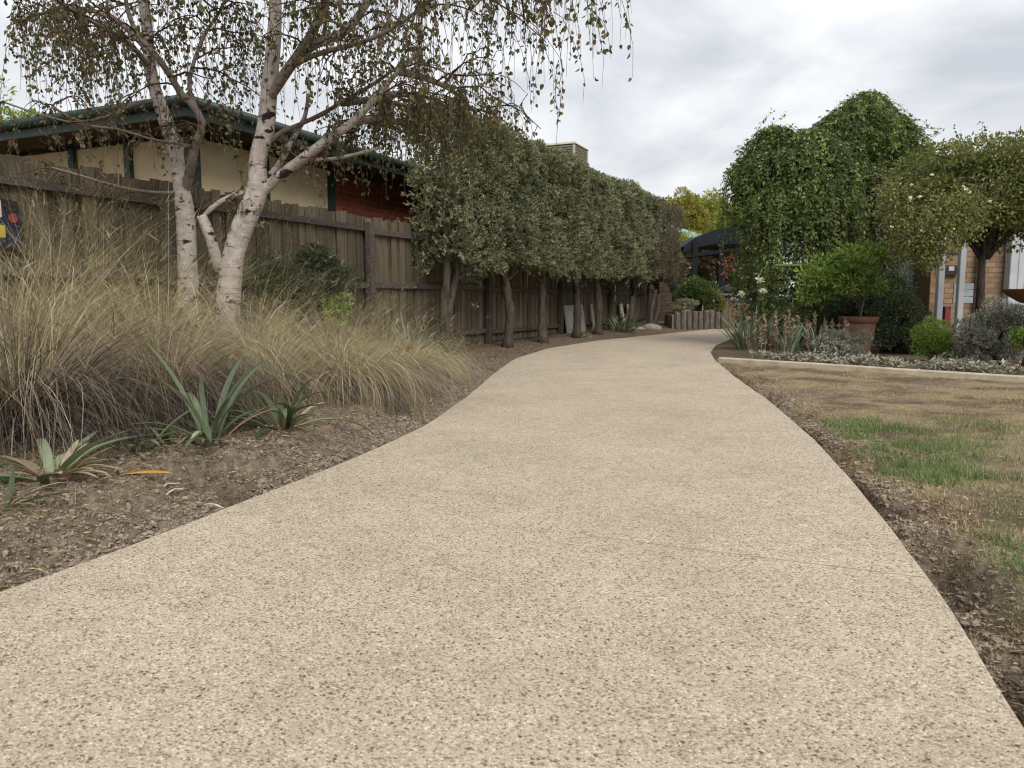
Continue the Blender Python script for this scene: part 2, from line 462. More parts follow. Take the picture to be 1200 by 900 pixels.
M['litter'] = leaf_mat('leaf_litter', [(0, '#4d3d30'), (.5, '#8a745a'), (1, '#c0ad8d')], .1, .9, .1)
M['cream'] = flat_mat('cream_render', '#c4b08c', '#d4c3a2', 3, .9, .15, .1)
M['green_paint'] = flat_mat('dark_green_paint', '#1f2f2a', '#2c3f38', 6, .5, .4)
M['roof_metal'] = flat_mat('pale_green_metal_roof', '#8ea39a', '#aab9b0', 5, .45, .5)
M['soffit'] = flat_mat('brown_soffit', '#3a3129', '#4c4137', 5, .9, .1)
M['red_brick'] = flat_mat('red_brick', '#7a3d2c', '#a55c44', 22, .9, .15, .5, rndv=.45)
M['tan_brick'] = flat_mat('tan_brick', '#7d6a55', '#947f68', 22, .9, .15, .5, rndv=.35)
M['mortar_p'] = flat_mat('pale_mortar', '#8b7768', '#a18d7c', 30, .95, .1, .3)
M['mortar_d'] = flat_mat('brown_mortar', '#7a6048', '#8d7258', 30, .95, .1, .3)
M['white_paint'] = flat_mat('white_paint', '#a3a5a9', '#b6b8ba', 5, .55, .4)
M['grey_paint'] = flat_mat('grey_paint', '#7f878c', '#979ea2', 5, .6, .35)
M['dark_frame'] = flat_mat('dark_brown_steel', '#1e1512', '#2c211c', 6, .5, .4)
M['rust'] = flat_mat('rusty_iron', '#4b2f22', '#6b4632', 18, .85, .2, .4)
M['brown_brick'] = flat_mat('brown_brick', '#4d3d34', '#67544a', 12, .9, .1, .3, rndv=.3)
M['navy'] = flat_mat('navy_steel', '#101318', '#181c23', 4, .7, .2)
M['navy_roof'] = flat_mat('navy_roof_sheet', '#131820', '#1d232c', 4, .7, .2)
M['teal'] = flat_mat('pale_teal_roof', '#8fb0ab', '#a9c4be', 4, .5, .4)
M['terracotta'] = flat_mat('terracotta', '#6a5646', '#8a725b', 9, .85, .15, .3)
M['terracotta_rim'] = flat_mat('terracotta_rim', '#67483c', '#7d5848', 9, .85, .15, .3)
M['potting'] = flat_mat('potting_soil', '#2b221b', '#4a3a2e', 40, .95, .1, .6)
M['stone'] = flat_mat('lichen_stone', '#6b6459', '#a09786', 14, .95, .1, .8, rndv=.25)
M['log'] = flat_mat('grey_log', '#4c463f', '#7d756a', 10, .95, .1, .8, stretch=(2, 2, .6), rndv=.25)
M['bench'] = flat_mat('brown_board', '#5d4a3b', '#7b6553', 8, .85, .15, .4, stretch=(6, 6, .6), rndv=.2)
M['grey_board'] = flat_mat('grey_sheet', '#6c6b66', '#8f8e88', 5, .9, .1, .1, rndv=.2)
M['vent'] = flat_mat('beige_plastic', '#a59e8c', '#b8b09c', 5, .6, .3)
M['vent_dark'] = flat_mat('vent_gap', '#37332c', '#4a443b', 5, .8, .2)
M['black_plastic'] = flat_mat('black_plastic', '#141414', '#202020', 5, .5, .4)
M['red_paint'] = flat_mat('faded_red', '#6a2c2e', '#8a3e40', 9, .7, .3)
M['yellow_paint'] = flat_mat('faded_yellow', '#a3923c', '#c2b24e', 9, .7, .3)
M['blue_paint'] = flat_mat('dark_blue', '#141a2b', '#222b42', 9, .6, .3)
M['orange_leaf'] = leaf_mat('orange_dead_leaf', [(0, '#8f6328'), (.5, '#c09038'), (1, '#d6ac58')], .25, .6)
M['white_chip'] = flat_mat('pale_root', '#a79c8c', '#cfc6b8', 20, .9, .1, .3)
M['cut_line'] = flat_mat('saw_cut', '#8d7e6a', '#c0b09b', 30, .95, .1)
def glass_mat():
    n = NT('window_glass'); n.bs.inputs['Coat Weight'].default_value = .5
    return n.fin('#5c6468', .08, .6)
M['glass'] = glass_mat()

# ------------------------------------------------------------------ the lie of the land
LEFT = np.array([(-3.1, -4), (-2.3, -1), (-1.78, 1.2), (-1.42, 2.03), (-1.258, 2.414), (-1.136, 2.818), (-0.958, 3.343), (-0.769, 3.96), (-0.555, 4.882), (-0.366, 6.463),
                 (-0.229, 8.10), (0.02, 10.4), (0.60, 12.75), (1.712, 15.245), (3.141, 17.488), (4.35, 19.388), (6.0, 22.0), (7.6, 24.6), (9.0, 27)])
RIGHT = np.array([(0.30, -4), (.62, -1), (0.90, 1.1), (0.96, 1.345), (1.072, 1.657), (1.191, 2.044), (1.327, 2.552), (1.526, 3.327), (1.783, 4.473), (2.081, 6.124), (2.378, 8.101),
                  (2.736, 10.207), (3.08, 11.7), (3.60, 13.4), (4.50, 15.6), (5.9, 17.9), (8.2, 19.8), (12, 21.5), (20, 24), (24, 27)])
def curve_fn(A):
    ys = np.linspace(A[0, 1], A[-1, 1], 400)
    xs = np.interp(ys, A[:, 1], A[:, 0])
    k = np.hanning(13); k /= k.sum()
    pad = np.concatenate([xs[0] + (xs[1] - xs[0]) * np.arange(-6, 0), xs, xs[-1] + (xs[-1] - xs[-2]) * np.arange(1, 7)])
    xs = np.convolve(pad, k, 'valid')
    return lambda Y: np.interp(Y, ys, xs)
xl, xr = curve_fn(LEFT), curve_fn(RIGHT)
KA = np.array((2.80, 10.10)); KB = np.array((5.137, 7.578)); KC = np.array((9.5, 3.4))
def kerb_side(x, Y):
    """positive beyond the garden edging"""
    d = unit(KB - KA); n = np.array((-d[1], d[0]))
    if n @ np.array((1, 1)) < 0: n = -n
    return (x - KA[0]) * n[0] + (Y - KA[1]) * n[1]
PITS = [(-1.22, 3.20, .085, .20), (-1.34, 3.12, .07, .12), (-1.12, 3.05, .08, .06), (-1.62, 2.45, .10, .04), (1.72, 3.72, .12, .06), (1.40, 2.36, .10, .03), (1.28, 1.95, .07, .02)]
def gz(x, Y, detail=True):
    x = np.asarray(x, float); Y = np.asarray(Y, float)
    dl = (xl(Y) - x) * .93; dr = (x - xr(Y)) * .93
    nz1 = fbm(x * 3.1, Y * 3.1, 4, 3) - .5
    crust = dl + .35 * (fbm(x * 1.9 + 4, Y * 1.9, 3, 12) - .5)
    left = -.04 + .05 * smooth(dl, .0, .2) + .10 * smooth(crust, .20, .38) * smooth(Y, 8.5, 5.5) + .10 * smooth(dl, .3, 1.6) + .05 * nz1
    ks = kerb_side(x, Y)
    trench = -(.04 + .14 * smooth(fbm(Y * 2.6 + 5, x * .5, 3, 9), .33, .62)) * np.exp(-(np.maximum(dr, 0) / (.035 + .17 * smooth(fbm(Y * 2.9, x * 1.5, 3, 21), .3, .7))) ** 4) * (Y < 10.5)
    right = -.018 + .022 * nz1 + trench + .03 * smooth(ks, .08, .5)
    z = np.where(x < (xl(Y) + xr(Y)) / 2, left, right)
    if detail:
        fine = fbm(x * 22, Y * 22, 4, 31) - .5
        near = (np.exp(-np.maximum(dl, 0) / .6) * (dl > -.05) + .7 * np.exp(-np.maximum(dr, 0) / .12) * (dr > -.05) * (ks < 0)) + .12
        z = z + (fine * .085 + (fbm(x * 55, Y * 55, 2, 37) - .5) * .022) * np.clip(near, 0, 1)
        for (a, b, r_, d_) in PITS:
            z = z - d_ * np.exp(-(((x - a) ** 2 + (Y - b) ** 2) / r_ ** 2))
    inside = (dl < -.02) & (dr < -.02) & (Y < 26.5) & (Y > -3.8)
    return np.where(inside, -.14, z)

def steps(segs):
    out = []
    for a, b, n in segs:
        out.append(np.linspace(a, b, n, endpoint=False))
    return np.concatenate(out)
gx = steps([(-300, -40, 14), (-40, -8, 24), (-8, -3.2, 60), (-3.2, -.2, 190), (-.2, .9, 16), (.9, 2.8, 120), (2.8, 6, 70), (6, 12, 30), (12, 40, 20), (40, 300.1, 14)])
gy = steps([(-60, -4, 12), (-4, 1.2, 26), (1.2, 3.6, 170), (3.6, 6, 120), (6, 10, 120), (10, 16, 90), (16, 30, 70), (30, 80, 20), (80, 600.1, 16)])
X, Yg = np.meshgrid(gx, gy)
Z = gz(X, Yg)
nx, ny = len(gx), len(gy)
gi = np.arange(ny - 1)[:, None] * nx + np.arange(nx - 1)[None, :]
GF = np.stack([gi, gi + 1, gi + nx + 1, gi + nx], -1).reshape(-1, 4)
gm = MB(); gm.add(np.stack([X, Yg, Z], -1).reshape(-1, 3), GF)
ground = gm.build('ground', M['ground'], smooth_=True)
tag(ground, 'bare brown earth and dry turf beside the path', kind='structure')
me = ground.data
dl = (xl(Yg) - X); dr = (X - xr(Yg)); ks = kerb_side(X, Yg)
lawn = np.where((dr > 0) & (ks < 0.05), smooth(dr + .25 * (fbm(X * 2, Yg * 2, 3, 57) - .5), .05, .2), 0) * (.45 + .9 * smooth(fbm(X * 1.6, Yg * 1.6, 3, 55), .36, .46)) * (1 - .8 * np.exp(-(((X - 1.52) / .2) ** 2 + ((Yg - 2.75) / .35) ** 2)))
mul_shade = np.where((dr > 0) & (ks > 0.05), 1.0, 0) * .8 + np.where((dl > 0) & (Yg > 8), .7 * smooth(Yg, 8, 12), 0) + np.where((dl > .9), .6, 0) + .95 * np.exp(-(((X + 1.24) / .17) ** 2 + ((Yg - 3.17) / .13) ** 2)) + np.where((dr > -.02) & (ks < 0), .9 * np.exp(-np.maximum(dr, 0) / .07) * smooth(fbm(Yg * 2.2, X, 3, 91), .35, .55), 0)  # bed mulch, plus shade of the dug pit and trench edge painted as dark soil
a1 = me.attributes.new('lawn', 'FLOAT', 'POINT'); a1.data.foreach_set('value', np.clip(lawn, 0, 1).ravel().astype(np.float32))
a2 = me.attributes.new('mulch_and_shade', 'FLOAT', 'POINT'); a2.data.foreach_set('value', np.clip(mul_shade, 0, 1).ravel().astype(np.float32))

# path: a cast slab with a rounded arris
ys = np.concatenate([np.linspace(-3.9, 1, 12, endpoint=False), np.linspace(1, 14, 150, endpoint=False), np.linspace(14, 26.4, 60)])
xa, xb = xl(ys), xr(ys)
wob = (fbm(ys * 3, ys * 0, 3, 77) - .5) * .012
xa = xa + wob; xb = xb - (fbm(ys * 3, ys * 0 + 9, 3, 78) - .5) * .012
prof = [(0, -.12), (0, -.010), (.003, -.003), (.010, 0.0)]
cols = [np.stack([xa + o, ys, np.full_like(ys, z)], -1) for o, z in prof]
for k in np.linspace(.08, .92, 9):
    cols.append(np.stack([xa + (xb - xa) * k, ys, np.zeros_like(ys)], -1))
cols += [np.stack([xb - o, ys, np.full_like(ys, z)], -1) for o, z in reversed(prof)]
PV = np.stack(cols, 1); nc = PV.shape[1]
pi_ = np.arange(len(ys) - 1)[:, None] * nc + np.arange(nc - 1)[None, :]
pm = MB(); pm.add(PV.reshape(-1, 3), np.stack([pi_, pi_ + 1, pi_ + nc + 1, pi_ + nc], -1).reshape(-1, 4))
path = pm.build('path', M['path'])
tag(path, 'curving exposed aggregate concrete path', kind='structure')
j0, j1 = np.array((.262, 2.523)), np.array((1.20, 2.13))
sc = MB()
jp = np.stack([np.linspace(0, 1, 30)] * 2, -1) * (j1 - j0) + j0
jw = .0011 + .0012 * fbm(np.linspace(0, 20, 30), np.zeros(30), 3, 4)
jn = np.array((.37, .93))
sc.add(np.concatenate([np.c_[jp + jn * jw[:, None], np.full(30, .0012)], np.c_[jp - jn * jw[:, None], np.full(30, .0012)]]),
       np.stack([np.arange(29), np.arange(1, 30), np.arange(31, 60), np.arange(30, 59)], -1))
sc.build('control_joint', M['cut_line'], path)

# garden edging
kb = MB()
kd = unit(KB - KA); kn = np.array((-kd[1], kd[0]));
kpts = np.concatenate([KA[None, :] - kd * .02, np.linspace(KA, KB, 14)[1:], np.linspace(KB, KC, 8)[1:]])
kpts[:, :] += (np.c_[fbm(kpts[:, 0] * 1.3, kpts[:, 1], 2, 3), fbm(kpts[:, 0], kpts[:, 1] * 1.3, 2, 8)] - .5) * .05
tg = unit(np.gradient(kpts, axis=0)); nn = np.c_[-tg[:, 1], tg[:, 0]]
prof = [(-.055, -.1), (-.055, .035), (-.047, .045), (.047, .045), (.055, .035), (.055, -.1)]
KV = np.stack([np.c_[kpts + nn * o, np.full(len(kpts), z)] for o, z in prof], 1)
m_ = len(prof); ki = np.arange(len(kpts) - 1)[:, None] * m_ + np.arange(m_ - 1)[None, :]
kb.add(KV.reshape(-1, 3), [np.stack([ki, ki + m_, ki + m_ + 1, ki + 1], -1).reshape(-1, 4), np.arange(m_)[None, :]])
ke = kb.build('garden_kerb', M['kerb'])
tag(ke, 'thin pale concrete edging between dry lawn and flower bed', kind='structure')

# ------------------------------------------------------------------ paling fence
FD = unit(np.array((.449, 1.0))); FN = np.array((FD[1], -FD[0]))        # along, and towards the path
FO = np.array((-.94, 11.9))
def fp(Y, off=0.0):
    """point on the fence line at distance Y, moved towards the path by off"""
    return np.array((FO[0] + .449 * (Y - FO[1]), Y)) + FN * off
FAX = np.array([(FD[0], FD[1], 0), (FN[0], FN[1], 0), (0, 0, 1)])
fence_root = thing('paling_fence', 'long weathered grey timber paling fence with rails, behind birches and hedge', 'fence', (*fp(3.0), .05))
forg = np.array((*fp(3.0), .05))
pal_meshes = []
for k in range(8):
    m = MB(); w = .116 + random.uniform(-.006, .006); hgt = 1.82 + random.uniform(-.012, .012)
    sk = random.uniform(-.005, .005); cut = random.uniform(-.008, .008)
    V = np.array([(-w/2, -.0055, 0), (w/2, -.0055, 0), (w/2, .0055, 0), (-w/2, .0055, 0),
                  (-w/2 + sk*.5, -.0055, hgt*.5), (w/2 + sk*.5, -.0055, hgt*.5), (w/2 + sk*.5, .0055, hgt*.5), (-w/2 + sk*.5, .0055, hgt*.5),
                  (-w/2 + sk, -.0055, hgt + cut), (w/2 + sk, -.0055, hgt - cut), (w/2 + sk, .0055, hgt - cut), (-w/2 + sk, .0055, hgt + cut)])
    Fc = [(3, 2, 1, 0), (8, 9, 10, 11)]
    for b in (0, 4):
        for i in range(4): Fc.append((b + i, b + (i + 1) % 4, b + 4 + (i + 1) % 4, b + 4 + i))
    m.add(V, np.array(Fc)); o = m.build('paling', M['paling']); pal_meshes.append(o.data); bpy.data.objects.remove(o)
fang = math.atan2(FD[1], FD[0])
L_f = np.linalg.norm(fp(23.0) - fp(3.0)); s_ = 0.0; lap = .0125
while s_ < L_f:
    c = fp(3.0) + FD * s_
    o = link('paling', random.choice(pal_meshes), fence_root)
    lay = lap + random.choice((0, 0, .004))
    o.location = (c[0] - FN[0] * (.03 + lay) - forg[0], c[1] - FN[1] * (.03 + lay) - forg[1], random.uniform(-.02, .015))
    o.rotation_euler = (random.gauss(0, .003), random.gauss(0, .004), fang + random.gauss(0, .012))
    s_ += .097 + random.choice((0, 0, .002, .004)); lap = .0125 - lap
def fence_bar(y0, y1, z0, z1, name, hh=.075, dd=.045):
    m = MB(); a, b = fp(y0, 0.0), fp(y1, 0.0); c = (a + b) / 2
    d3 = unit(np.array((*(b - a), z1 - z0))); n3 = np.array((*FN, 0)); u3 = np.cross(d3, n3); u3 = u3 if u3[2] > 0 else -u3
    m.box((*c, (z0 + z1) / 2), (np.linalg.norm(b - a) - .01, dd, hh), np.array([d3, n3, u3]))
    o = m.build(name, M['rail'], fence_root, forg)
    bv = o.modifiers.new('bevel', 'BEVEL'); bv.width = .004; bv.segments = 1
posts = [3.6, 7.0, 9.85, 13.0, 16.2, 19.5, 23.0]
for a, b in zip(posts[:-1], posts[1:]):
    for z in (1.70, 1.0, .27):
        fence_bar(a, b, z + random.uniform(-.02, .02), z + random.uniform(-.02, .02), 'rail')
for y in posts:
    m = MB(); p = fp(y, .055)
    m.box((*p, .88), (.105, .085, 1.84 + random.uniform(-.06, .02)), FAX)
    o = m.build('post', M['rail'], fence_root, forg); bv = o.modifiers.new('bevel', 'BEVEL'); bv.width = .006

# ornament hung on the fence at the frame's edge
op = fp(5.62, .03)
orn = thing('fence_ornament', 'dark blue painted plaque with red and yellow patches hung on the paling fence', 'ornament', (*op, 1.36))
oo = np.array((*op, 1.36))
m = MB(); m.box(oo, (.30, .03, .34), FAX); m.build('backing', M['blue_paint'], orn, oo)
def disc(mb, c, r, th, ax, n=18, t=None):
    a = np.linspace(0, 2 * math.pi, n, endpoint=False)
    ring = np.cos(a)[:, None] * ax[0] + np.sin(a)[:, None] * ax[2]
    V = np.concatenate([c + ring * r + ax[1] * th, c + ring * r])
    i = np.arange(n)
    mb.add(V, [np.stack([i, (i + 1) % n, n + (i + 1) % n, n + i], -1), i[None, ::-1]], t)
m = MB(); disc(m, oo + FAX[0] * .10 + FAX[1] * .016 + FAX[2] * .04, .034, .008, FAX); m.build('red_disc', M['red_paint'], orn, oo)
m = MB(); m.box(oo - FAX[0] * .01 + FAX[1] * .021 - FAX[2] * .06, (.085, .012, .09), FAX); m.build('yellow_patch', M['yellow_paint'], orn, oo)
m = MB(); m.box(oo - FAX[0] * .02 + FAX[1] * .021 + FAX[2] * .10, (.07, .012, .12), FAX); m.build('pale_patch', M['white_chip'], orn, oo)
m = MB(); m.box(oo + FAX[0] * .09 + FAX[1] * .021 + FAX[2] * .125, (.09, .012, .07), FAX); m.build('dark_patch', M['dark_frame'], orn, oo)

# ------------------------------------------------------------------ neighbour's house behind the fence
def house_left():
    D2 = np.array((-FD[1], FD[0]))                      # away from the fence
    c0 = np.array((-3.95, 9.6)); base = np.array((*c0, 0.))
    h = thing('neighbour_house', 'cream panelled house with dark green posts and red brick end behind paling fence', 'house', base)
    def pt(s, d, z): return np.array((*(c0 + FD * s + D2 * d), z))
    AX = np.array([(*FD, 0), (*D2, 0), (0, 0, 1)])
    W1 = 2.75                                            # cream part
    m = MB(); m.box(pt(W1 / 2, .06, 1.4), (W1, .12, 2.8), AX); m.build('front_wall', M['cream'], h, base)
    m = MB(); m.box(pt(.06, 3.06, 1.4), (.12, 5.88, 2.8), AX); m.build('side_wall', M['cream'], h, base)
    for s, w in ((.0, .17), (1.26, .10), (2.72, .12)):
        m = MB(); m.box(pt(s, -.02, 1.4), (w, .09, 2.82), AX); m.build('green_post', M['green_paint'], h, base)
    for d in (1.05, 2.1, 3.3, 4.5, 5.7):
        m = MB(); m.box(pt(-.02, d, 1.4), (.09, .10, 2.82), AX); m.build('green_post', M['green_paint'], h, base)
    # brick part
    W2 = 11.5
    bw = MB(); bw.box(pt(W1 + W2 / 2 + .05, .09, 1.4), (W2, .14, 2.8), AX); wall = bw.build('brick_wall', M['mortar_p'], h, base)
    bm_ = MB(); bm_.box((0, 0, 0), (.228, .03, .074)); bo = bm_.build('brick', M['red_brick']); bd = bo.data; bpy.data.objects.remove(bo)
    hb = MB(); hb.box((0, 0, 0), (.109, .03, .074)); bo = hb.build('brick', M['red_brick']); hd = bo.data; bpy.data.objects.remove(bo)
    ang = math.atan2(FD[1], FD[0])
    for r in range(13):
        z = 1.72 + r * .086
        for k in range(20):
            s = W1 + .17 + k * .24 + (.12 if r % 2 else 0)
            p = pt(s, .029, z) - base
            o = link('brick', bd, wall); o.location = p; o.rotation_euler = (0, 0, ang)
        if r % 2:
            o = link('brick', hd, wall); o.location = pt(W1 + .11, .029, z) - base; o.rotation_euler = (0, 0, ang)
    # eaves: soffit, fascia, gutter, low hip roof
    ov = .62; zt = 2.86; S0, S1, D0, D1 = -ov, W1 + W2 + .5, -ov, 8.0
    m = MB(); m.box(pt((S0 + S1) / 2, (D0 + D1) / 2, zt + .02), (S1 - S0, D1 - D0, .04), AX); m.build('soffit', M['soffit'], h, base)
    f1 = MB(); f1.box(pt((S0 + S1) / 2, D0 - .012, zt + .09), (S1 - S0 + .05, .025, .2), AX); f1.build('fascia', M['green_paint'], h, base)
    f2 = MB(); f2.box(pt(S0 - .012, (D0 + D1) / 2, zt + .09), (.025, D1 - D0, .2), AX); f2.build('fascia', M['green_paint'], h, base)
    g1 = MB(); g1.tube([pt(S0 - .1, D0 - .075, zt + .15), pt(S1, D0 - .075, zt + .15)], .06, 8); g1.build('gutter', M['green_paint'], h, base, smooth_=True)
    g2 = MB(); g2.tube([pt(S0 - .075, D0 - .1, zt + .15), pt(S0 - .075, D1, zt + .15)], .06, 8); g2.build('gutter', M['green_paint'], h, base, smooth_=True)
    zr = zt + .19; pit = math.tan(R(15.5)); hw = (D1 - D0) / 2
    e = .03
    a, b, c, d = pt(S0 - e, D0 - e, zr), pt(S1 + e, D0 - e, zr), pt(S1 + e, D1 + e, zr), pt(S0 - e, D1 + e, zr)
    r0, r1 = pt(S0 + hw, D0 + hw, zr + hw * pit), pt(S1 - hw, D0 + hw, zr + hw * pit)
    m = MB(); V = np.array([a, b, c, d, r0, r1]); dn = np.array((0, 0, -.03))
    m.add(np.concatenate([V, V[:4] + dn]), [np.array([(0, 1, 5, 4), (2, 3, 4, 5), (0, 6, 7, 1), (1, 7, 8, 2), (2, 8, 9, 3), (3, 9, 6, 0)]), np.array([(1, 2, 5), (3, 0, 4)])])
    roof = m.build('roof', M['roof_metal'], h, base)
    rb = MB()
    for s in np.arange(S0 + .1, S1, .22):
        run = min(hw, s - S0, S1 - s)
        p0, p1 = pt(s, D0 - e, zr + .012), pt(s, D0 + run, zr + run * pit + .012)
        rb.tube([p0, p1], .014, 4)
    for q in np.arange(D0 + .1, D1, .22):
        run = min(q - D0, D1 - q)
        rb.tube([pt(S0 - e, q, zr + .012), pt(S0 + run, q, zr + run * pit + .012)], .014, 4)
    rb.build('roof_rib', M['roof_metal'], roof, base)
    return h, pt, AX
house, hpt, HAX = house_left()

# evaporative cooler on its roof
cc = at(661, 196, 20.5)
cooler = thing('roof_cooler', 'beige louvred evaporative cooler box rising above the hedge', 'cooler', (cc[0], cc[1], 3.2))
co = np.array((cc[0], cc[1], 3.2))
ctop = at(661, 172, 20.5)[2]
zb = cc[2] - .25
m = MB(); m.box((cc[0], cc[1], (ctop + zb) / 2 - .02), (.94, .84, ctop - zb - .06), HAX); m.build('core', M['vent_dark'], cooler, co)
m = MB(); m.box((cc[0], cc[1], ctop - .02), (1.1, 1.0, .05), HAX, taper=.94); m.build('lid', M['vent'], cooler, co)
m = MB(); m.box((cc[0], cc[1], (zb + 3.2) / 2), (.6, .6, zb - 3.2), HAX); m.build('duct', M['roof_metal'], cooler, co)
z = zb
while z < ctop - .07:
    m = MB(); m.box((cc[0], cc[1], z), (1.03, .93, .028), HAX, taper=1.04); m.build('louvre', M['vent'], cooler, co); z += .062
for sx in (-1, 1):
    for sy in (-1, 1):
        m = MB(); m.box(np.array((cc[0], cc[1], (ctop + zb) / 2)) + HAX[0] * .505 * sx + HAX[1] * .455 * sy, (.05, .05, ctop - zb), HAX); m.build('corner_post', M['vent'], cooler, co)

# ------------------------------------------------------------------ birches
def hang_twigs(tw, lv, starts, r, nmin=5, nmax=13, llen=(.25, .8), leaf=(.030, .047), dry=0.0, spread=.35):
    for p in starts:
        n = r.integers(nmin, nmax + 1); L = r.uniform(*llen)
        d = unit(np.array((r.normal(), r.normal(), r.normal() * .4 - .1)))
        s = np.linspace(0, 1, 6)[:, None]
        wig = np.cumsum(r.normal(size=(6, 3)) * .012, 0)
        pts = p + d * L * spread * (1 - (1 - s) ** 2) + np.array((0, 0, -1)) * L * (s ** 1.5) + wig
        tw.tube(pts, np.linspace(.0035, .0012, 6), 3, cap=False)
        k = r.uniform(.12, 1, n); idx = k * 5; i0 = np.clip(idx.astype(int), 0, 4); fr = (idx - i0)[:, None]
        lp = pts[i0] * (1 - fr) + pts[i0 + 1] * fr
        dd = np.stack([r.normal(size=n) * .55, r.normal(size=n) * .55, -np.abs(r.normal(size=n)) * .5 - .45], -1)
        pet = unit(dd) * r.uniform(.006, .02, n)[:, None]
        ll = r.uniform(*leaf, n)
        leaves(lv, lp + pet, dd, ll, ll * r.uniform(.55, .8, n), rich=True, r=r, fold=r.uniform(.05, .35))

def grow(limb, tw, r, dens, lmin, lmax, up=.25, t0=.25, out=None):
    """secondary branches along a limb, returns the points where twigs hang"""
    st = []
    P = limb
    seg = np.linalg.norm(np.diff(P, axis=0), axis=1).sum()
    for k in range(int(seg * dens + .5)):
        u = r.uniform(t0, 1) * (len(P) - 1.001); i = int(u); p = P[i] + (P[i + 1] - P[i]) * (u - i)
        d = unit(np.array((r.normal(), r.normal(), abs(r.normal()) * .5 + up)))
        if out is not None: d = unit(d + out * .6)
        L = r.uniform(lmin, lmax)
        s = np.linspace(0, 1, 7)[:, None]
        pts = p + d * L * s + np.array((0, 0, -1)) * (L * .55) * s ** 2 + np.cumsum(r.normal(size=(7, 3)) * L * .025, 0)
        tw.tube(pts, np.linspace(.009, .003, 7), 4, cap=False)
        for j in range(int(r.integers(3, 7))):
            v = r.uniform(.25, 1) * 5.999; q = int(v); st.append(pts[q] + (pts[q + 1] - pts[q]) * (v - q))
        for j in range(int(r.integers(1, 3))):
            v = r.uniform(.2, .9) * 5.999; q = int(v); b0 = pts[q]
            d2 = unit(d + r.normal(size=3) * .7); L2 = L * r.uniform(.3, .6)
            s2 = np.linspace(0, 1, 5)[:, None]
            p2 = b0 + d2 * L2 * s2 + np.array((0, 0, -1)) * L2 * .6 * s2 ** 2
            tw.tube(p2, np.linspace(.005, .002, 5), 3, cap=False)
            for w in range(int(r.integers(2, 5))):
                st.append(p2[int(r.integers(1, 5))])
    return st

def px_curve(pp, n):
    """limb measured as (x, y, distance, width in pixels) -> points and radii in metres"""
    P = np.array([at(a, b, Y) for a, b, Y, w in pp]); rad = np.array([w * (.83 if w > 12 else 1) / 2 / 890 * Y for a, b, Y, w in pp])
    q = spline(np.c_[P, rad], n)
    return q[:, :3], np.maximum(q[:, 3], .003)

def birch(label, trunk, limbs, extra, seed, base, leafmat, dens=5.0):
    r = np.random.default_rng(seed)
    root = thing('birch_tree', label, 'tree', base, 'birches in the tussock bed')
    tp, tr = px_curve(trunk, 40)
    # knobbly bark outline
    tr = tr * (1 + .10 * (fbm(np.linspace(0, 14, 40), np.zeros(40), 3, seed) - .5) * 2)
    m = MB(); m.tube(tp, tr, 14); 
    trunk_o = m.build('trunk', M['birch'], root, base, True); 
    trunk_o.data.attributes['t'].data.foreach_set('value', np.zeros(len(trunk_o.data.vertices), np.float32))
    tw = MB(); lv = MB(); starts = []
    for k, (pp, dark, dk) in enumerate(limbs):
        q, rr = px_curve(pp, 22)
        b = MB(); b.tube(q, rr, 9, t=dark); b.build('limb', M['birch'], root, base, True)
        starts += grow(q, tw, r, dens * dk, .25, .8 if dk > .5 else .45)
    for pp in extra:
        q = spline(np.array(pp), 16)
        b = MB(); b.tube(q, np.linspace(.035, .006, 16), 6, t=.55); b.build('limb', M['birch'], root, base, True)
        starts += grow(q, tw, r, dens * 1.2, .3, .9)
    low = [p for p in starts if (p[2] - H) / p[1] < .25]; high = [p for p in starts if (p[2] - H) / p[1] >= .25]
    hang_twigs(tw, lv, high, r); hang_twigs(tw, lv, low, r, 2, 6, (.10, .32))
    tw.build('twigs', M['twig'], root, base)
    lv.build('crown', leafmat, root, base)
    return root, len(starts)

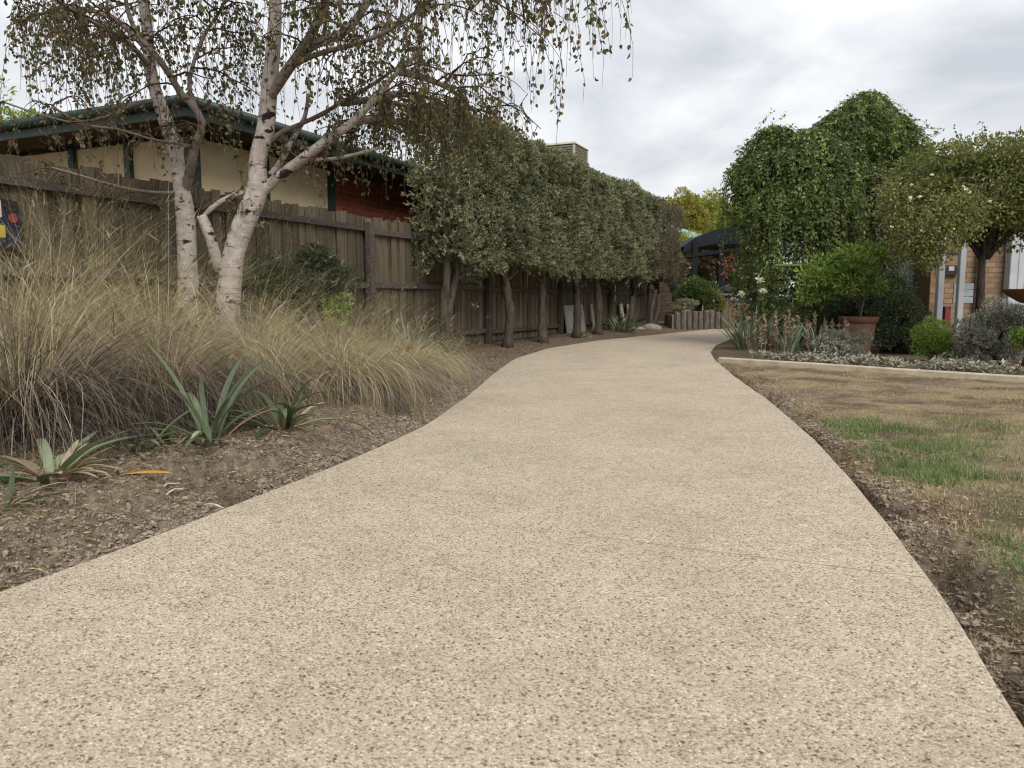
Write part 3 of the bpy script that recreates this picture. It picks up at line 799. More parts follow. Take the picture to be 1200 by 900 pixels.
YR, YL = 6.25, 6.75
rb = at(262, 430, YR); rb[2] = .1
lb = at(222, 420, YL); lb[2] = .1
r_trunk = [(262, 440, YR, 42), (267, 363, YR, 34), (270, 325, YR, 31), (276, 289, YR, 29), (289, 254, YR, 29), (302, 222, YR, 27), (302, 186, YR, 23), (311, 154, YR, 24), (314, 122, YR, 22), (318, 80, YR, 20), (322, 30, YR, 18), (323, -60, YR, 15), (328, -170, YR, 10), (335, -300, YR, 4)]
r_limbs = [
    ([(298, 232, YR, 18), (314, 218, YR, 15), (333, 202, 6.2, 14), (355, 186, 6.15, 12), (380, 167, 6.1, 11), (413, 143, 6.05, 9), (440, 115, 6.0, 7), (467, 83, 5.95, 5), (505, 50, 5.9, 3)], .12, 0.75),
    ([(312, 120, YR, 14), (322, 106, 6.2, 13), (335, 85, 6.1, 12), (347, 68, 6.05, 11), (362, 45, 6.0, 10), (377, 15, 5.95, 9), (388, -25, 5.9, 7), (400, -90, 5.85, 4)], .55, 1.3),
    ([(345, 70, 6.05, 9), (373, 50, 6.1, 10), (400, 40, 6.15, 10), (418, 22, 6.2, 9), (432, 0, 6.25, 8), (460, -40, 6.3, 6), (520, -85, 6.2, 4), (590, -90, 6.1, 3)], .1, 1.3),
    ([(335, 82, 6.1, 7), (360, 68, 6.0, 6), (383, 60, 5.9, 6), (415, 52, 5.8, 5), (447, 40, 5.7, 5), (480, 20, 5.6, 4), (507, -2, 5.5, 4), (570, -30, 5.4, 3), (640, -45, 5.3, 3), (700, -30, 5.3, 2)], .7, 1.3),
    ([(312, 170, YR, 7), (330, 155, 6.3, 6), (346, 148, 6.35, 5), (380, 132, 6.4, 5), (400, 120, 6.45, 4), (435, 100, 6.5, 4), (467, 78, 6.5, 3)], .8, 0.5),
    ([(318, 205, YR, 9), (326, 195, 6.3, 8), (336, 177, 6.35, 7), (346, 158, 6.4, 6), (356, 140, 6.4, 5), (362, 110, 6.4, 4)], .15, 0.3),
    ([(258, 318, YR, 16), (254, 305, 6.2, 16), (248, 283, 6.15, 15), (241, 264, 6.12, 15), (236, 252, 6.1, 13)], .0, 0.0),
    ([(238, 254, 6.1, 4), (246, 246, 6.12, 6), (259, 236, 6.15, 6), (270, 231, 6.2, 6), (284, 226, 6.25, 6)], .35, 0.3),
    ([(360, 188, 6.15, 5), (390, 186, 6.1, 4), (420, 180, 6.05, 4), (448, 172, 6.0, 3)], .3, 0.2),
]
def wz(px, py, Y): return at(px, py, Y)
r_extra = [[wz(322, -40, YR), wz(420, -120, 6.0), wz(540, -130, 5.9), wz(650, -90, 5.9), wz(705, -40, 5.9)],
           [wz(322, -60, YR), wz(400, -150, 6.6), wz(500, -150, 6.9), wz(600, -70, 7.0)],
           [wz(467, 83, 5.95), wz(500, 92, 6.2), wz(535, 110, 6.6), wz(560, 135, 7.0)],
           [wz(400, 120, 6.45), wz(440, 118, 6.9), wz(490, 128, 7.4), wz(530, 145, 7.8)],
           [wz(413, 143, 6.05), wz(445, 140, 6.6), wz(480, 148, 7.2), wz(515, 165, 7.6)],
           [wz(440, 115, 6.0), wz(470, 110, 6.6), wz(505, 125, 7.3)],
           [wz(323, -60, YR), wz(330, -130, 5.5), wz(340, -110, 4.9)],
           [wz(323, -100, YR), wz(260, -170, 6.0), wz(200, -170, 5.8)]]
l_trunk = [(224, 430, YL, 38), (221, 345, YL, 29), (219, 290, YL, 27), (217, 250, YL, 25), (211, 209, YL, 21), (206, 180, YL, 19), (200, 157, YL, 20), (189, 128, YL, 18), (182, 106, YL, 17), (176, 80, YL, 16), (173, 40, YL, 15), (168, 0, YL, 14), (160, -80, YL, 11), (150, -190, YL, 7), (146, -280, YL, 3)]
l_limbs = [
    ([(216, 226, YL, 13), (221, 208, 6.7, 11), (225, 190, 6.6, 10), (229, 170, 6.55, 10), (237, 144, 6.5, 9), (228, 126, 6.45, 8), (214, 112, 6.4, 8), (198, 86, 6.3, 7), (180, 62, 6.2, 7), (163, 43, 6.15, 6), (152, 20, 6.1, 5), (145, -15, 6.0, 4)], .6, 0.8),
    ([(212, 225, YL, 4), (190, 226, 6.6, 4), (165, 224, 6.4, 4), (143, 220, 6.2, 4), (118, 213, 6.0, 3), (95, 206, 5.9, 3), (60, 196, 5.8, 2)], .7, 0.35),
    ([(228, 172, 6.55, 4), (205, 168, 6.4, 3), (177, 163, 6.2, 3), (140, 152, 6.0, 3), (100, 147, 5.8, 3), (50, 135, 5.6, 2), (5, 120, 5.5, 2)], .8, 0.4),
    ([(184, 118, YL, 5), (160, 122, 6.6, 4), (120, 138, 6.4, 4), (95, 142, 6.3, 3), (60, 125, 6.2, 3)], .7, 0.5),
    ([(237, 144, 6.5, 5), (222, 100, 6.6, 5), (228, 70, 6.7, 4), (240, 40, 6.8, 4), (262, 5, 6.9, 3), (270, -40, 6.9, 3)], .7, 1.2),
    ([(176, 80, YL, 7), (150, 50, 6.5, 6), (120, 32, 6.3, 5), (85, 12, 6.1, 5), (50, -10, 5.9, 4), (0, -20, 5.8, 3)], .6, 1.4),
]
l_extra = [[wz(168, -30, YL), wz(110, -90, 6.4), wz(40, -90, 6.1), wz(-30, -50, 5.9)],
           [wz(160, -80, YL), wz(90, -150, 7.2), wz(10, -120, 7.6)],
           [wz(176, 60, YL), wz(130, 20, 7.2), wz(70, 10, 7.6), wz(10, 30, 7.9)],
           [wz(168, -10, YL), wz(210, -70, 6.5), wz(260, -80, 6.2)],
           [wz(160, -70, YL), wz(170, -120, 5.6), wz(150, -80, 5.0)]]
_, nr_ = birch('white birch leaning over the path side, with forked trunk and cut stub', r_trunk, r_limbs, r_extra, 11, rb, M['birch_leaf'], 5.5)
_, nl_ = birch('straight white birch trunk nearer the paling fence, dark low branch', l_trunk, l_limbs, l_extra, 12, lb, M['birch_leaf'], 5.5)
print('birch twigs', nr_, nl_)

# ------------------------------------------------------------------ hedge of pleached trees
def hedge_tree(label, Yt, Ya, Yb, seed, lean=0.0, stems=1, mat='hedge_leaf', ztop=3.42, zbot=1.44, front=.85, dens=1.0):
    r = np.random.default_rng(seed)
    bp = fp(Yt, .52); base = np.array((*bp, .06))
    root = thing('hedge_tree', label, 'tree', base, 'trees clipped into a hedge along the fence')
    s0, s1 = [np.dot(np.array(fp(y)) - FO, FD) for y in (Ya, Yb)]
    sc_, st = (s0 + s1) / 2, np.dot(fp(Yt) - FO, FD)
    def w3(s, d, z): return np.stack([FO[0] + FD[0] * s + FN[0] * d, FO[1] + FD[1] * s + FN[1] * d, z + 0 * s], -1)
    tr = MB(); br = MB()
    for k in range(stems):
        o = (k - (stems - 1) / 2) * .16
        q = spline(np.array([w3(np.array(st + o * .6), np.array(.52 + .02 * k), np.array(.0)), w3(np.array(st + o + lean * .35 + r.normal() * .05), np.array(.50 + r.normal() * .03), np.array(.55)),
                             w3(np.array(st + o * 1.6 + lean * .8), np.array(.47), np.array(1.15)), w3(np.array(st + o * 2.2 + lean), np.array(.45), np.array(2.3))]), 18)
        tr.tube(q, np.interp(np.linspace(0, 1, 18), [0, .12, .5, 1], [.115, .082, .068, .035]) * (1 if stems == 1 else .8) * (1 + .10 * r.normal(size=18)), 9)
        for j in range(7):
            p = q[int(r.integers(7, 17))]; e = w3(np.array(r.uniform(s0, s1)), np.array(r.uniform(.0, .9)), np.array(r.uniform(1.5, ztop - .4)))
            mid = (p + e) / 2 + np.array((0, 0, -.08))
            br.tube(spline(np.array([p, mid, e]), 7), np.linspace(.035, .01, 7), 5)
    tr.build('trunk', M['bark'], root, base, True); br.build('branches', M['bark'], root, base, True)
    L = s1 - s0
    def surf(n, face):
        a = r.uniform(s0 - .22, s1 + .22, n); z = r.uniform(zbot, ztop, n); d = np.empty(n)
        if face == 'f': d[:] = front; nr = np.array((FN[0], FN[1], .25))
        elif face == 'b': d[:] = -.12; nr = np.array((-FN[0], -FN[1], .25))
        elif face == 't': z[:] = ztop; d = r.uniform(-.12, front, n); nr = np.array((.1 * FN[0], .1 * FN[1], 1))
        elif face == 'u': z[:] = zbot; d = r.uniform(-.1, front, n); nr = np.array((FN[0] * .5, FN[1] * .5, -.6))
        elif face == 'e': a[:] = s0; d = r.uniform(-.12, front, n); nr = np.array((-FD[0], -FD[1], .2))
        elif face == 'g': a[:] = s1; d = r.uniform(-.12, front, n); nr = np.array((FD[0], FD[1], .2))
        else: d = r.uniform(.0, front - .1, n); nr = np.array((0, 0, .3))
        lump = (fbm(a * 1.9 + 3, z * 1.9, 3, 5) - .5) * .42 + (fbm(a * 6, z * 6, 2, 15) - .5) * .16
        cx = (d - (front - .12) / 2) / .55
        d = d + np.sign(cx) * lump * (np.abs(cx) > .6) * (1 if face in 'fb' else .5)
        top = (fbm(a * 2.4, d * 2.4, 3, 25) - .5) * .30
        z = z + top * smooth(z, ztop - .5, ztop) - .14 * smooth(np.abs(cx), .6, 1.1) * smooth(z, ztop - .35, ztop)
        z = z + (fbm(a * 2.2 + 9, d * 2, 2, 65) - .55) * .5 * smooth(-z, -zbot - .3, -zbot)
        dep = r.exponential(.07, n)
        P = w3(a, d, z) - unit(nr) * dep[:, None]
        return P, np.broadcast_to(unit(nr), (n, 3))
    lv = MB()
    A = L * (ztop - zbot)
    plan = [('f', 520 * A), ('t', 420 * L * 1.1), ('b', 200 * A), ('u', 260 * L), ('i', 520 * A)]
    if seed == 101: plan += [('e', 600)]
    if seed == 107: plan += [('g', 600)]
    for face, n in plan:
        n = int(n * dens)
        P, N_ = surf(n, face)
        k = 11 if face != 'i' else 5
        sd = unit(N_ * .9 + r.normal(size=(n, 3)) * .55 + np.array((0, 0, .35)))
        tt = np.clip(r.normal(.5, .17, n) + (fbm(P[:, 1] * 3, P[:, 2] * 3, 2, 8) - .5) * .5, 0, 1)
        PP = np.repeat(P, k, 0); DD = np.repeat(sd, k, 0)
        u = np.tile(np.linspace(0, 1, k), n)[:, None]
        dd = unit(DD * .8 + r.normal(size=PP.shape) * .75)
        ll = r.uniform(.032, .056, len(PP)) * (1.0 if face != 'i' else 1.9)
        leaves(lv, PP + DD * u * .085, dd, ll, ll * r.uniform(.36, .55, len(PP)), t=np.clip(np.repeat(tt, k) + r.normal(size=len(PP)) * .13, 0, 1), r=r)
    lv.build('crown', M[mat], root, base)
    return root
hedge_tree('dark ragged hedge tree at the birch end of the clipped row, several stems', 11.0, 10.95, 11.95, 101, .15, 2, ztop=3.40, zbot=1.4, dens=.7)
hedge_tree('second clipped hedge tree from the birches, single upright trunk', 12.75, 11.75, 13.5, 102, .0)
hedge_tree('third clipped hedge tree from the birches, trunk forked low with side stub', 14.2, 13.35, 15.05, 103, .12)
hedge_tree('fourth clipped hedge tree, trunk in front of leaning grey sheet', 15.9, 14.9, 16.6, 104, .1)
hedge_tree('fifth clipped hedge tree, stout trunk beside the green strappy clump', 17.2, 16.45, 18.5, 105, .1)
hedge_tree('sixth clipped hedge tree, trunk leaning away behind strappy clump', 19.5, 18.3, 20.7, 106, .7, ztop=3.5)
hedge_tree('last hedge tree at the far end, brown and half bare with leaning trunk', 21.7, 20.5, 23.2, 107, 1.0, 2, mat='hedge_dry', ztop=3.5, zbot=1.5, dens=.55)

# ------------------------------------------------------------------ generic bush
def bush(name, label, cat, base, c, rad, n, leaf, mat, seed, lobes=14, lobe_r=.42, droop=0.0, group=None, stem_r=.03, rich=False, narrow=.45, stems=4, fork=0.0, flat=0.0):
    r = np.random.default_rng(seed)
    base = np.asarray(base, float); c = np.asarray(c, float); rad = np.asarray(rad, float)
    root = thing(name, label, cat, base, group)
    lc = rand_dirs(lobes, r) * (r.uniform(.45, .85, lobes)[:, None]); lc[:, 2] = lc[:, 2] * (1 - flat) + flat * .3
    tops = c + lc * rad
    st = MB()
    for k in range(stems):
        e = tops[int(r.integers(0, lobes))]
        mid = base * .5 + e * .5 + np.array((*(r.normal(size=2) * .05 * rad[:2]), 0)); mid[:2] = base[:2] * .6 + mid[:2] * .4; b0 = base + np.array((0, 0, fork)); mid = mid if not fork else (b0 + e) / 2 + (0, 0, .05)
        st.tube(spline(np.array([b0 + np.array((*(r.normal(size=2) * .02), -.03)), mid, e]), 9), np.linspace(stem_r, stem_r * .25, 9), 6)
    st.build('stem', M['bark'], root, base, True)
    lv = MB()
    k = r.integers(0, lobes, n)
    dv = rand_dirs(n, r)
    rr = np.cbrt(r.uniform(.25, 1, n))[:, None] * (lobe_r * r.uniform(.75, 1.2, lobes))[k][:, None]
    P = tops[k] + dv * rr * rad
    P[:, 2] = np.maximum(P[:, 2], base[2] + .01)
    dd = unit(dv * .9 + r.normal(size=(n, 3)) * .6 + np.array((0, 0, .35 - droop * 1.5)))
    ll = r.uniform(leaf * .65, leaf * 1.2, n)
    tt = np.clip(.5 + (r.random(lobes) - .5)[k] * .45 + r.normal(size=n) * .2, 0, 1)
    leaves(lv, P, dd, ll, ll * r.uniform(narrow * .75, narrow * 1.25, n), t=tt, r=r, rich=rich)
    lv.build('crown', mat, root, base)
    return root

# ------------------------------------------------------------------ weeping tree
def weeping():
    r = np.random.default_rng(31)
    Y0 = 13.6
    b = at(975, 400, Y0); base = np.array((b[0], Y0, .02))
    root = thing('weeping_tree', 'large weeping dark green tree with drooping leafy strands to the ground', 'tree', base)
    lobesW = [(at(a_, 150, y_)[0], y_, at(a_, b_, y_)[2], R_, w_) for a_, b_, y_, R_, w_ in
              ((886, 178, 13.6, .55, .55), (910, 146, 13.5, .72, .8), (946, 150, 13.2, .85, 1.0), (982, 132, 13.6, .80, .9), (1014, 108, 13.9, .85, 1.0), (1043, 133, 13.8, .75, .8), (1070, 168, 13.7, .62, .6), (960, 200, 12.9, .7, .7), (915, 215, 13.0, .65, .6), (1010, 190, 13.1, .7, .7))]
    tm = MB(); tm.tube(spline(np.array([base + (0, 0, -.05), base + (.05, 0, 1.2), base + (-.05, 0, 2.4), (lobesW[0][0], lobesW[0][1], lobesW[0][2] - .4)]), 14), np.linspace(.16, .06, 14), 10)
    tm.build('trunk', M['bark'], root, base, True)
    st = MB(); lv = MB()
    for (cx, cy, zt, RR, wgt) in lobesW:
        st.tube(spline(np.array([base + (0, 0, 1.8), ((base[0] + cx) / 2, (base[1] + cy) / 2, 2.9), (cx, cy, zt - .25)]), 8), np.linspace(.09, .03, 8), 6)
        for k in range(int(235 * wgt)):
            ph = r.uniform(0, 2 * math.pi); q = math.sqrt(r.uniform(.02, 1)); Re = RR * q * r.uniform(.85, 1.08)
            sh = zt - .06 - .40 * q ** 2.4 * RR * r.uniform(.7, 1.25) - (r.exponential(.10) if q > .3 else 0)
            zend = max(.25, sh - r.choice((r.uniform(.2, .7), r.uniform(.6, 1.4), r.uniform(1.2, 3.2)), p=(.4, .35, .25)))
            s = np.linspace(0, 1, 12)
            u = 1 - (1 - s) ** 3
            rad_ = Re * np.minimum(u * 1.06, 1) + np.cumsum(r.normal(size=12) * .012)
            zz = np.where(s < .3, sh + (zt - sh - .1) * 0 + .12 * np.sin(s / .3 * math.pi) * q, sh) - (sh - zend) * np.clip((s - .22) / .78, 0, 1) ** 1.25
            pts = np.stack([cx + np.cos(ph) * rad_, cy + np.sin(ph) * rad_, zz], -1)
            pts[:, :2] += np.cumsum(r.normal(size=(12, 2)) * .026, 0)
            st.tube(pts, np.linspace(.006, .002, 12), 3, cap=False)
            n = int(34 + 20 * (sh - zend)); v = r.uniform(.08, 1, n) * 10.999; i = v.astype(int)
            lp = pts[i] + (pts[i + 1] - pts[i]) * (v - i)[:, None]
            outd = np.array((math.cos(ph), math.sin(ph), 0))
            dd = unit(outd * .35 + r.normal(size=(n, 3)) * .65 + np.array((0, 0, -.5)))
            ll = r.uniform(.045, .09, n)
            tt = np.clip(r.normal(.5, .22) + r.normal(size=n) * .18, 0, 1)
            leaves(lv, lp + r.normal(size=(n, 3)) * np.array((.03, .03, .02)), dd, ll, ll * r.uniform(.38, .55, n), t=tt, r=r, up=outd)
    # a few shoots standing out of the top
    for px, py in ((905, 132), (918, 135), (1002, 118), (1070, 148), (1083, 145), (1020, 115)):
        e = at(px, py, 13.6); a = e + np.array((-.25, .1, -.45))
        pts = spline(np.array([a, (a + e) / 2 + (0, 0, .12), e]), 7); st.tube(pts, np.linspace(.006, .002, 7), 3, cap=False)
        n = 26; i = r.integers(1, 7, n)
        leaves(lv, pts[i] + r.normal(size=(n, 3)) * .03, r.normal(size=(n, 3)) + np.array((0, 0, -.2)), r.uniform(.05, .09, n), .03, r=r)
    st.build('strands', M['twig'], root, base); lv.build('crown', M['weep_leaf'], root, base)
    return root
weeping()
# yellow-green tie drawn across its front
ta, tb_ = at(908, 311, 12.3), at(971, 309, 12.3)
m = MB(); m.tube(spline(np.array([ta, (ta + tb_) / 2 + (0, 0, -.01), tb_]), 8), .022, 6)
tag(m.build('garden_cane', M['lime_leaf']), 'yellow green cane lying level across the weeping tree foliage', 'cane')

# ------------------------------------------------------------------ flowering small tree at the right
rt = bush('small_flowering_tree', 'olive green spreading small tree with white blossoms before the brick house', 'tree', (6.18, 10.05, .02), (6.25, 10.0, 2.24), (1.50, 1.0, .74), 34000, .055, M['rose_leaf'], 41, lobes=80, lobe_r=.25, droop=.45, stem_r=.028, stems=16, narrow=.5, fork=1.35)
ro = np.array((6.18, 10.05, .02))
r41 = np.random.default_rng(5)
m = MB(); m.tube(spline(np.array([ro + (0, 0, -.05), ro + (.0, 0, .6), ro + (-.03, 0, 1.2), ro + (0, 0, 1.9)]), 12), np.linspace(.055, .038, 12), 10); m.build('trunk', M['bark'], rt, ro, True)
low = MB()
n = 5200
kc = np.array([at(1078, 288, 9.6), at(1062, 268, 9.7), at(1090, 285, 9.3), at(1050, 240, 9.9), at(1105, 265, 9.2), at(1130, 255, 9.2)])
kk = r41.integers(0, 6, n)
leaves(low, kc[kk] + rand_dirs(n, r41) * np.cbrt(r41.random(n))[:, None] * np.array((.28, .28, .36)), rand_dirs(n, r41) + np.array((0, 0, -.5)), r41.uniform(.035, .065, n), .026, r=r41)
low.build('hanging_spray', M['rose_leaf'], rt, ro)
sh = MB(); shl = MB()
for px, py in ((1122, 158), (1140, 162), (1155, 156), (1170, 160), (1182, 172), (1130, 170), (1192, 175), (1105, 180), (1150, 150)):
    e = at(px, py, 10.0); a = np.array((e[0] + r41.normal() * .1, 10.0, 2.55)); pts = spline(np.array([a, (a + e) / 2 + (.04, 0, .02), e]), 6)
    sh.tube(pts, np.linspace(.008, .003, 6), 4); i = r41.integers(2, 6, 36)
    leaves(shl, pts[i] + r41.normal(size=(36, 3)) * .05, rand_dirs(36, r41), r41.uniform(.04, .07, 36), .028, r=r41)
sh.build('shoots', M['twig'], rt, ro); shl.build('shoot_leaves', M['rose_leaf'], rt, ro)
def blossom(mb, c, r_, rr, k=9):
    d = rand_dirs(k, rr); leaves(mb, np.repeat(np.asarray(c)[None], k, 0), d + np.array((0, -.5, .2)), np.full(k, r_), r_ * .8, r=rr, rich=True)
for px, py in ((1132, 222), (1136, 225), (1129, 219), (1068, 217), (1078, 231), (1067, 232), (1045, 266), (1117, 268), (1092, 205), (1160, 236)):
    bl = MB(); blossom(bl, at(px, py, 8.95 + .2 * r41.random()), .026, r41); bl.build('blossom', M['white_flower'], rt, ro)

# ------------------------------------------------------------------ brick house at the right
def house_right():
    Y = 12.8
    base = np.array((7.3, Y, 0.))
    h = thing('brick_house', 'tan brick house with white porch posts and white window at the frame edge', 'house', base)
    # wall facing the path, from the porch corner to the white window
    x0, x1 = at(1092, 320, Y)[0], at(1182, 320, Y)[0]
    wm = MB(); wm.box(((x0 + x1) / 2 + 1.6, Y + .12, 1.37), (x1 - x0 + 3.2, .18, 2.74)); wall = wm.build('brick_wall', M['mortar_d'], h, base)
    a = MB(); a.box((0, 0, 0), (.229, .02, .075)); o = a.build('brick', M['tan_brick']); bd = o.data; bpy.data.objects.remove(o)
    nb = int((x1 - x0 + .3) / .24)
    for r_ in range(31):
        for k in range(nb + 1):
            x = x0 + .12 + k * .24 + (.12 if r_ % 2 else 0)
            if x > x1 + .25: continue
            o = link('brick', bd, wall); o.location = (x - base[0], Y + .035 - base[1], .1 + r_ * .086)
    # side return running back
    s = MB(); s.box((x0 + .07, Y + 2.65, 1.37), (.14, 4.8, 2.74)); s.build('side_wall', M['tan_brick'], h, base)
    # eaves and roof
    m = MB(); m.box((x0 + 4.0, Y + 2.6, 2.78), (7.6, 5.2, .06)); m.build('soffit', M['white_paint'], h, base)
    m = MB(); V = np.array([(x0 + .2, Y, 2.82), (x0 + 7.8, Y, 2.82), (x0 + 7.8, Y + 5.2, 2.82), (x0 + .2, Y + 5.2, 2.82), (x0 + 2.8, Y + 2.6, 3.4), (x0 + 5.2, Y + 2.6, 3.4)])
    m.add(V, [np.array([(0, 1, 5, 4), (2, 3, 4, 5), (3, 2, 1, 0)]), np.array([(1, 2, 5), (3, 0, 4)])]); m.build('roof', M['soffit'], h, base)
    # porch posts
    for px0, w in ((1101, .09), (1125, .085)):
        p = at(px0, 340, Y - .9)
        m = MB(); m.box((p[0], Y - .9, 1.2), (w, w, 2.4)); o = m.build('porch_post', M['white_paint'], h, base); o.modifiers.new('bevel', 'BEVEL').width = .006
    # dark window and grey boards between the posts
    wa, wb = at(1101, 300, Y)[0], at(1123, 300, Y)[0]
    zt_, zb_ = at(1110, 296, Y)[2], at(1110, 322, Y)[2]
    m = MB(); m.box(((wa + wb) / 2, Y - .03, (zt_ + zb_) / 2), (wb - wa, .05, zt_ - zb_)); w_ = m.build('window', M['dark_frame'], h, base)
    m = MB(); m.box(((wa + wb) / 2, Y - .057, (zt_ + zb_) / 2 + .05), (wb - wa - .08, .006, (zt_ - zb_) * .45)); m.build('pane', M['tan_brick'], w_, base)
    m = MB(); m.box(((wa + wb) / 2 + .02, Y - .06, zb_ + .1), (.09, .012, .07)); m.build('latch', M['white_paint'], w_, base)
    for k in range(3):
        z1, z0 = at(1110, 332 + k * 8, Y - .5)[2], at(1110, 339 + k * 8, Y - .5)[2]
        m = MB(); m.box(((wa + wb) / 2 - .02, Y - .5, (z1 + z0) / 2), (wb - wa, .03, z1 - z0)); m.build('grey_board', M['grey_paint'], h, base)
    m = MB(); m.box((at(1109, 368, Y - .4)[0], Y - .4, .55), (.09, .09, .3)); m.build('red_meter', M['red_paint'], h, base)
    # dark downpipe beside the tree trunk
    p = at(1150, 330, Y - .1)
    m = MB(); m.tube([(p[0], Y - .08, .05), (p[0], Y - .08, 2.7)], .055, 10); m.build('downpipe', M['dark_frame'], h, base, True)
    # white window with mouldings and pale glass
    wx0 = at(1176, 330, Y)[0]
    for k, (dx_, w, d) in enumerate(((0.06, .13, .16), (.21, .11, .12), (.345, .10, .08))):
        m = MB(); m.box((wx0 + dx_, Y - d / 2 + .0, 1.42), (w, d, 2.75)); o = m.build('window_frame', M['white_paint'], h, base); o.modifiers.new('bevel', 'BEVEL').width = .008
    m = MB(); m.box((wx0 + 1.25, Y - .02, 1.42), (1.7, .03, 2.4)); pn = m.build('pane', M['glass'], h, base)
    for dx_ in (.62, 1.05, 1.5):
        m = MB(); m.box((wx0 + dx_, Y - .055, 1.42), (.05, .03, 2.4)); m.build('glazing_bar', M['white_paint'], pn, base)
    # weatherboarded return at the left of the porch
    xa_, xb_ = at(1052, 330, Y + .6)[0], at(1100, 330, Y + .6)[0]
    for k in range(16):
        z = .15 + k * .125
        m = MB(); c_ = np.array(((xa_ + xb_) / 2, Y + .6, z)); ax_ = np.array([(1, 0, 0), (0, math.cos(.1), math.sin(.1)), (0, -math.sin(.1), math.cos(.1))])
        m.box(c_, (xb_ - xa_, .025, .135), ax_); m.build('weatherboard', M['grey_paint'], h, base)
house_right()

# bird bath at the frame edge
bb = at(1216, 339, 8.2)
bo_ = np.array((bb[0], 8.2, .03))
bath = thing('bird_bath', 'rusty shallow bowl on a stand before the white window, at right edge', 'bird bath', bo_)
def lathe(mb, c, prof, n=28, t=None):
    a = np.linspace(0, 2 * math.pi, n, endpoint=False)
    V = np.array([[(c[0] + r_ * math.cos(q), c[1] + r_ * math.sin(q), c[2] + z_) for q in a] for r_, z_ in prof])
    i = np.arange(len(prof) - 1)[:, None]; j = np.arange(n)[None, :]; k = (j + 1) % n
    mb.add(V.reshape(-1, 3), np.stack([i * n + j, i * n + k, (i + 1) * n + k, (i + 1) * n + j], -1).reshape(-1, 4), t)
zr_ = bb[2] - bo_[2]
m = MB(); lathe(m, bo_, [(.04, zr_ - .16), (.15, zr_ - .145), (.27, zr_ - .07), (.325, zr_ - .02), (.345, zr_), (.33, zr_ + .003), (.26, zr_ - .045), (.12, zr_ - .11), (.0, zr_ - .12)]); m.build('bowl', M['rust'], bath, bo_, True)
m = MB(); lathe(m, bo_, [(.17, -.03), (.17, .03), (.06, .07), (.035, .2), (.035, zr_ - .15)], 14); m.build('pedestal', M['rust'], bath, bo_, True)

# ------------------------------------------------------------------ garden bed at the right
def strap_plant(name, label, base, n, length, width, mat, seed, lean=(.15, .9), bend=(.3, 1.0), fold=.5, group=None, dead=0, spread=.05, t=None):
    r = np.random.default_rng(seed); base = np.asarray(base, float)
    root = thing(name, label, 'plant', base, group)
    a = r.uniform(0, 2 * math.pi, n)
    rt_ = base + np.stack([np.cos(a) * r.uniform(0, spread, n), np.sin(a) * r.uniform(0, spread, n), np.full(n, -.02)], -1)
    m = MB(); blades(m, rt_, a + r.normal(size=n) * .3, r.uniform(*lean, n), r.uniform(*bend, n), r.uniform(.65, 1.1, n) * length, r.uniform(.75, 1.15, n) * width, 8, fold, r=r, blunt=True, twist=.25, curl=.35)
    m.build('leaves', mat, root, base, True)
    if dead:
        a = r.uniform(0, 2 * math.pi, dead)
        rt_ = base + np.stack([np.cos(a) * spread * 1.2, np.sin(a) * spread * 1.2, np.full(dead, .01)], -1)
        m = MB(); blades(m, rt_, a, r.uniform(.7, 1.3, dead), r.uniform(.3, 1.1, dead), r.uniform(.4, .8, dead) * length, r.uniform(.5, .9, dead) * width, 6, .35, r=r, blunt=True, twist=.6)
        m.build('dead_leaves', M['dead_strap'], root, base, True)
    return root
def gp(px, py, z=0.0):
    p = on_ground(px, py, z); p[2] = float(gz(p[0], p[1], False)); return p

# silver ground cover
r5 = np.random.default_rng(51)
sm = MB(); N = 6500
tt_ = r5.uniform(0.08, 1.15, N)
kpos = KA[None] + (KB - KA)[None] * tt_[:, None]
nk = np.array((-kd[1], kd[0])); nk = nk if nk @ np.array((1, 1)) > 0 else -nk
off = .10 + np.abs(r5.normal(size=N)) * .42 * (.4 + fbm(tt_ * 7, tt_ * 0, 3, 6))
xy = kpos + nk * off[:, None]
msk = fbm(xy[:, 0] * 2.3, xy[:, 1] * 2.3, 3, 44) > .44
xy = xy[msk]; N = len(xy)
pz = np.c_[xy, np.full(N, .03) + r5.uniform(0, .17, N) * fbm(xy[:, 0] * 5, xy[:, 1] * 5, 2, 46)]
dd = np.c_[r5.normal(size=(N, 2)), r5.uniform(.1, .8, N)]
leaves(sm, pz, dd, r5.uniform(.035, .075, N), r5.uniform(.016, .028, N), rich=True, r=r5)
tag(sm.build('silver_groundcover', M['silver']), 'low silver grey leafy ground cover along the pale edging', 'ground cover', kind='stuff')

straps = [(872, 408, .62, 34, 'tall grey green strap clump at the path corner of the flower bed'), (925, 414, .52, 30, 'grey green strap clump among dried flower spikes, nearest the path corner'),
          (958, 412, .58, 34, 'grey green strap clump in the middle of the dried flower spikes'), (985, 414, .48, 26, 'grey green strap clump just before the terracotta pot')]
for k, (px, py, L_, n, lab) in enumerate(straps):
    py += 6 if k else 2
    strap_plant('strap_plant', lab, gp(px, py), n, L_, .03, M['strap_blue'], 60 + k, (.05, .55), (.1, .8), .4, 'strap plants in the flower bed', dead=5)
strap_plant('agave', 'spiky blue green rosette beside the pale edging, under the bent dry stalk', gp(1122, 426), 22, .40, .034, M['strap_blue'], 70, (.2, 1.0), (-.1, .3), .5, dead=5)
strap_plant('strap_plant', 'small blue green strappy tuft just left of the spiky rosette', gp(1092, 424), 20, .26, .02, M['strap_blue'], 71, (.05, .7), (.0, .5), .4, 'strap plants in the flower bed')
strap_plant('strap_plant', 'small upright blue green tuft just right of the spiky rosette', gp(1140, 424), 24, .33, .022, M['strap_blue'], 72, (.05, .5), (.0, .5), .4, 'strap plants in the flower bed')
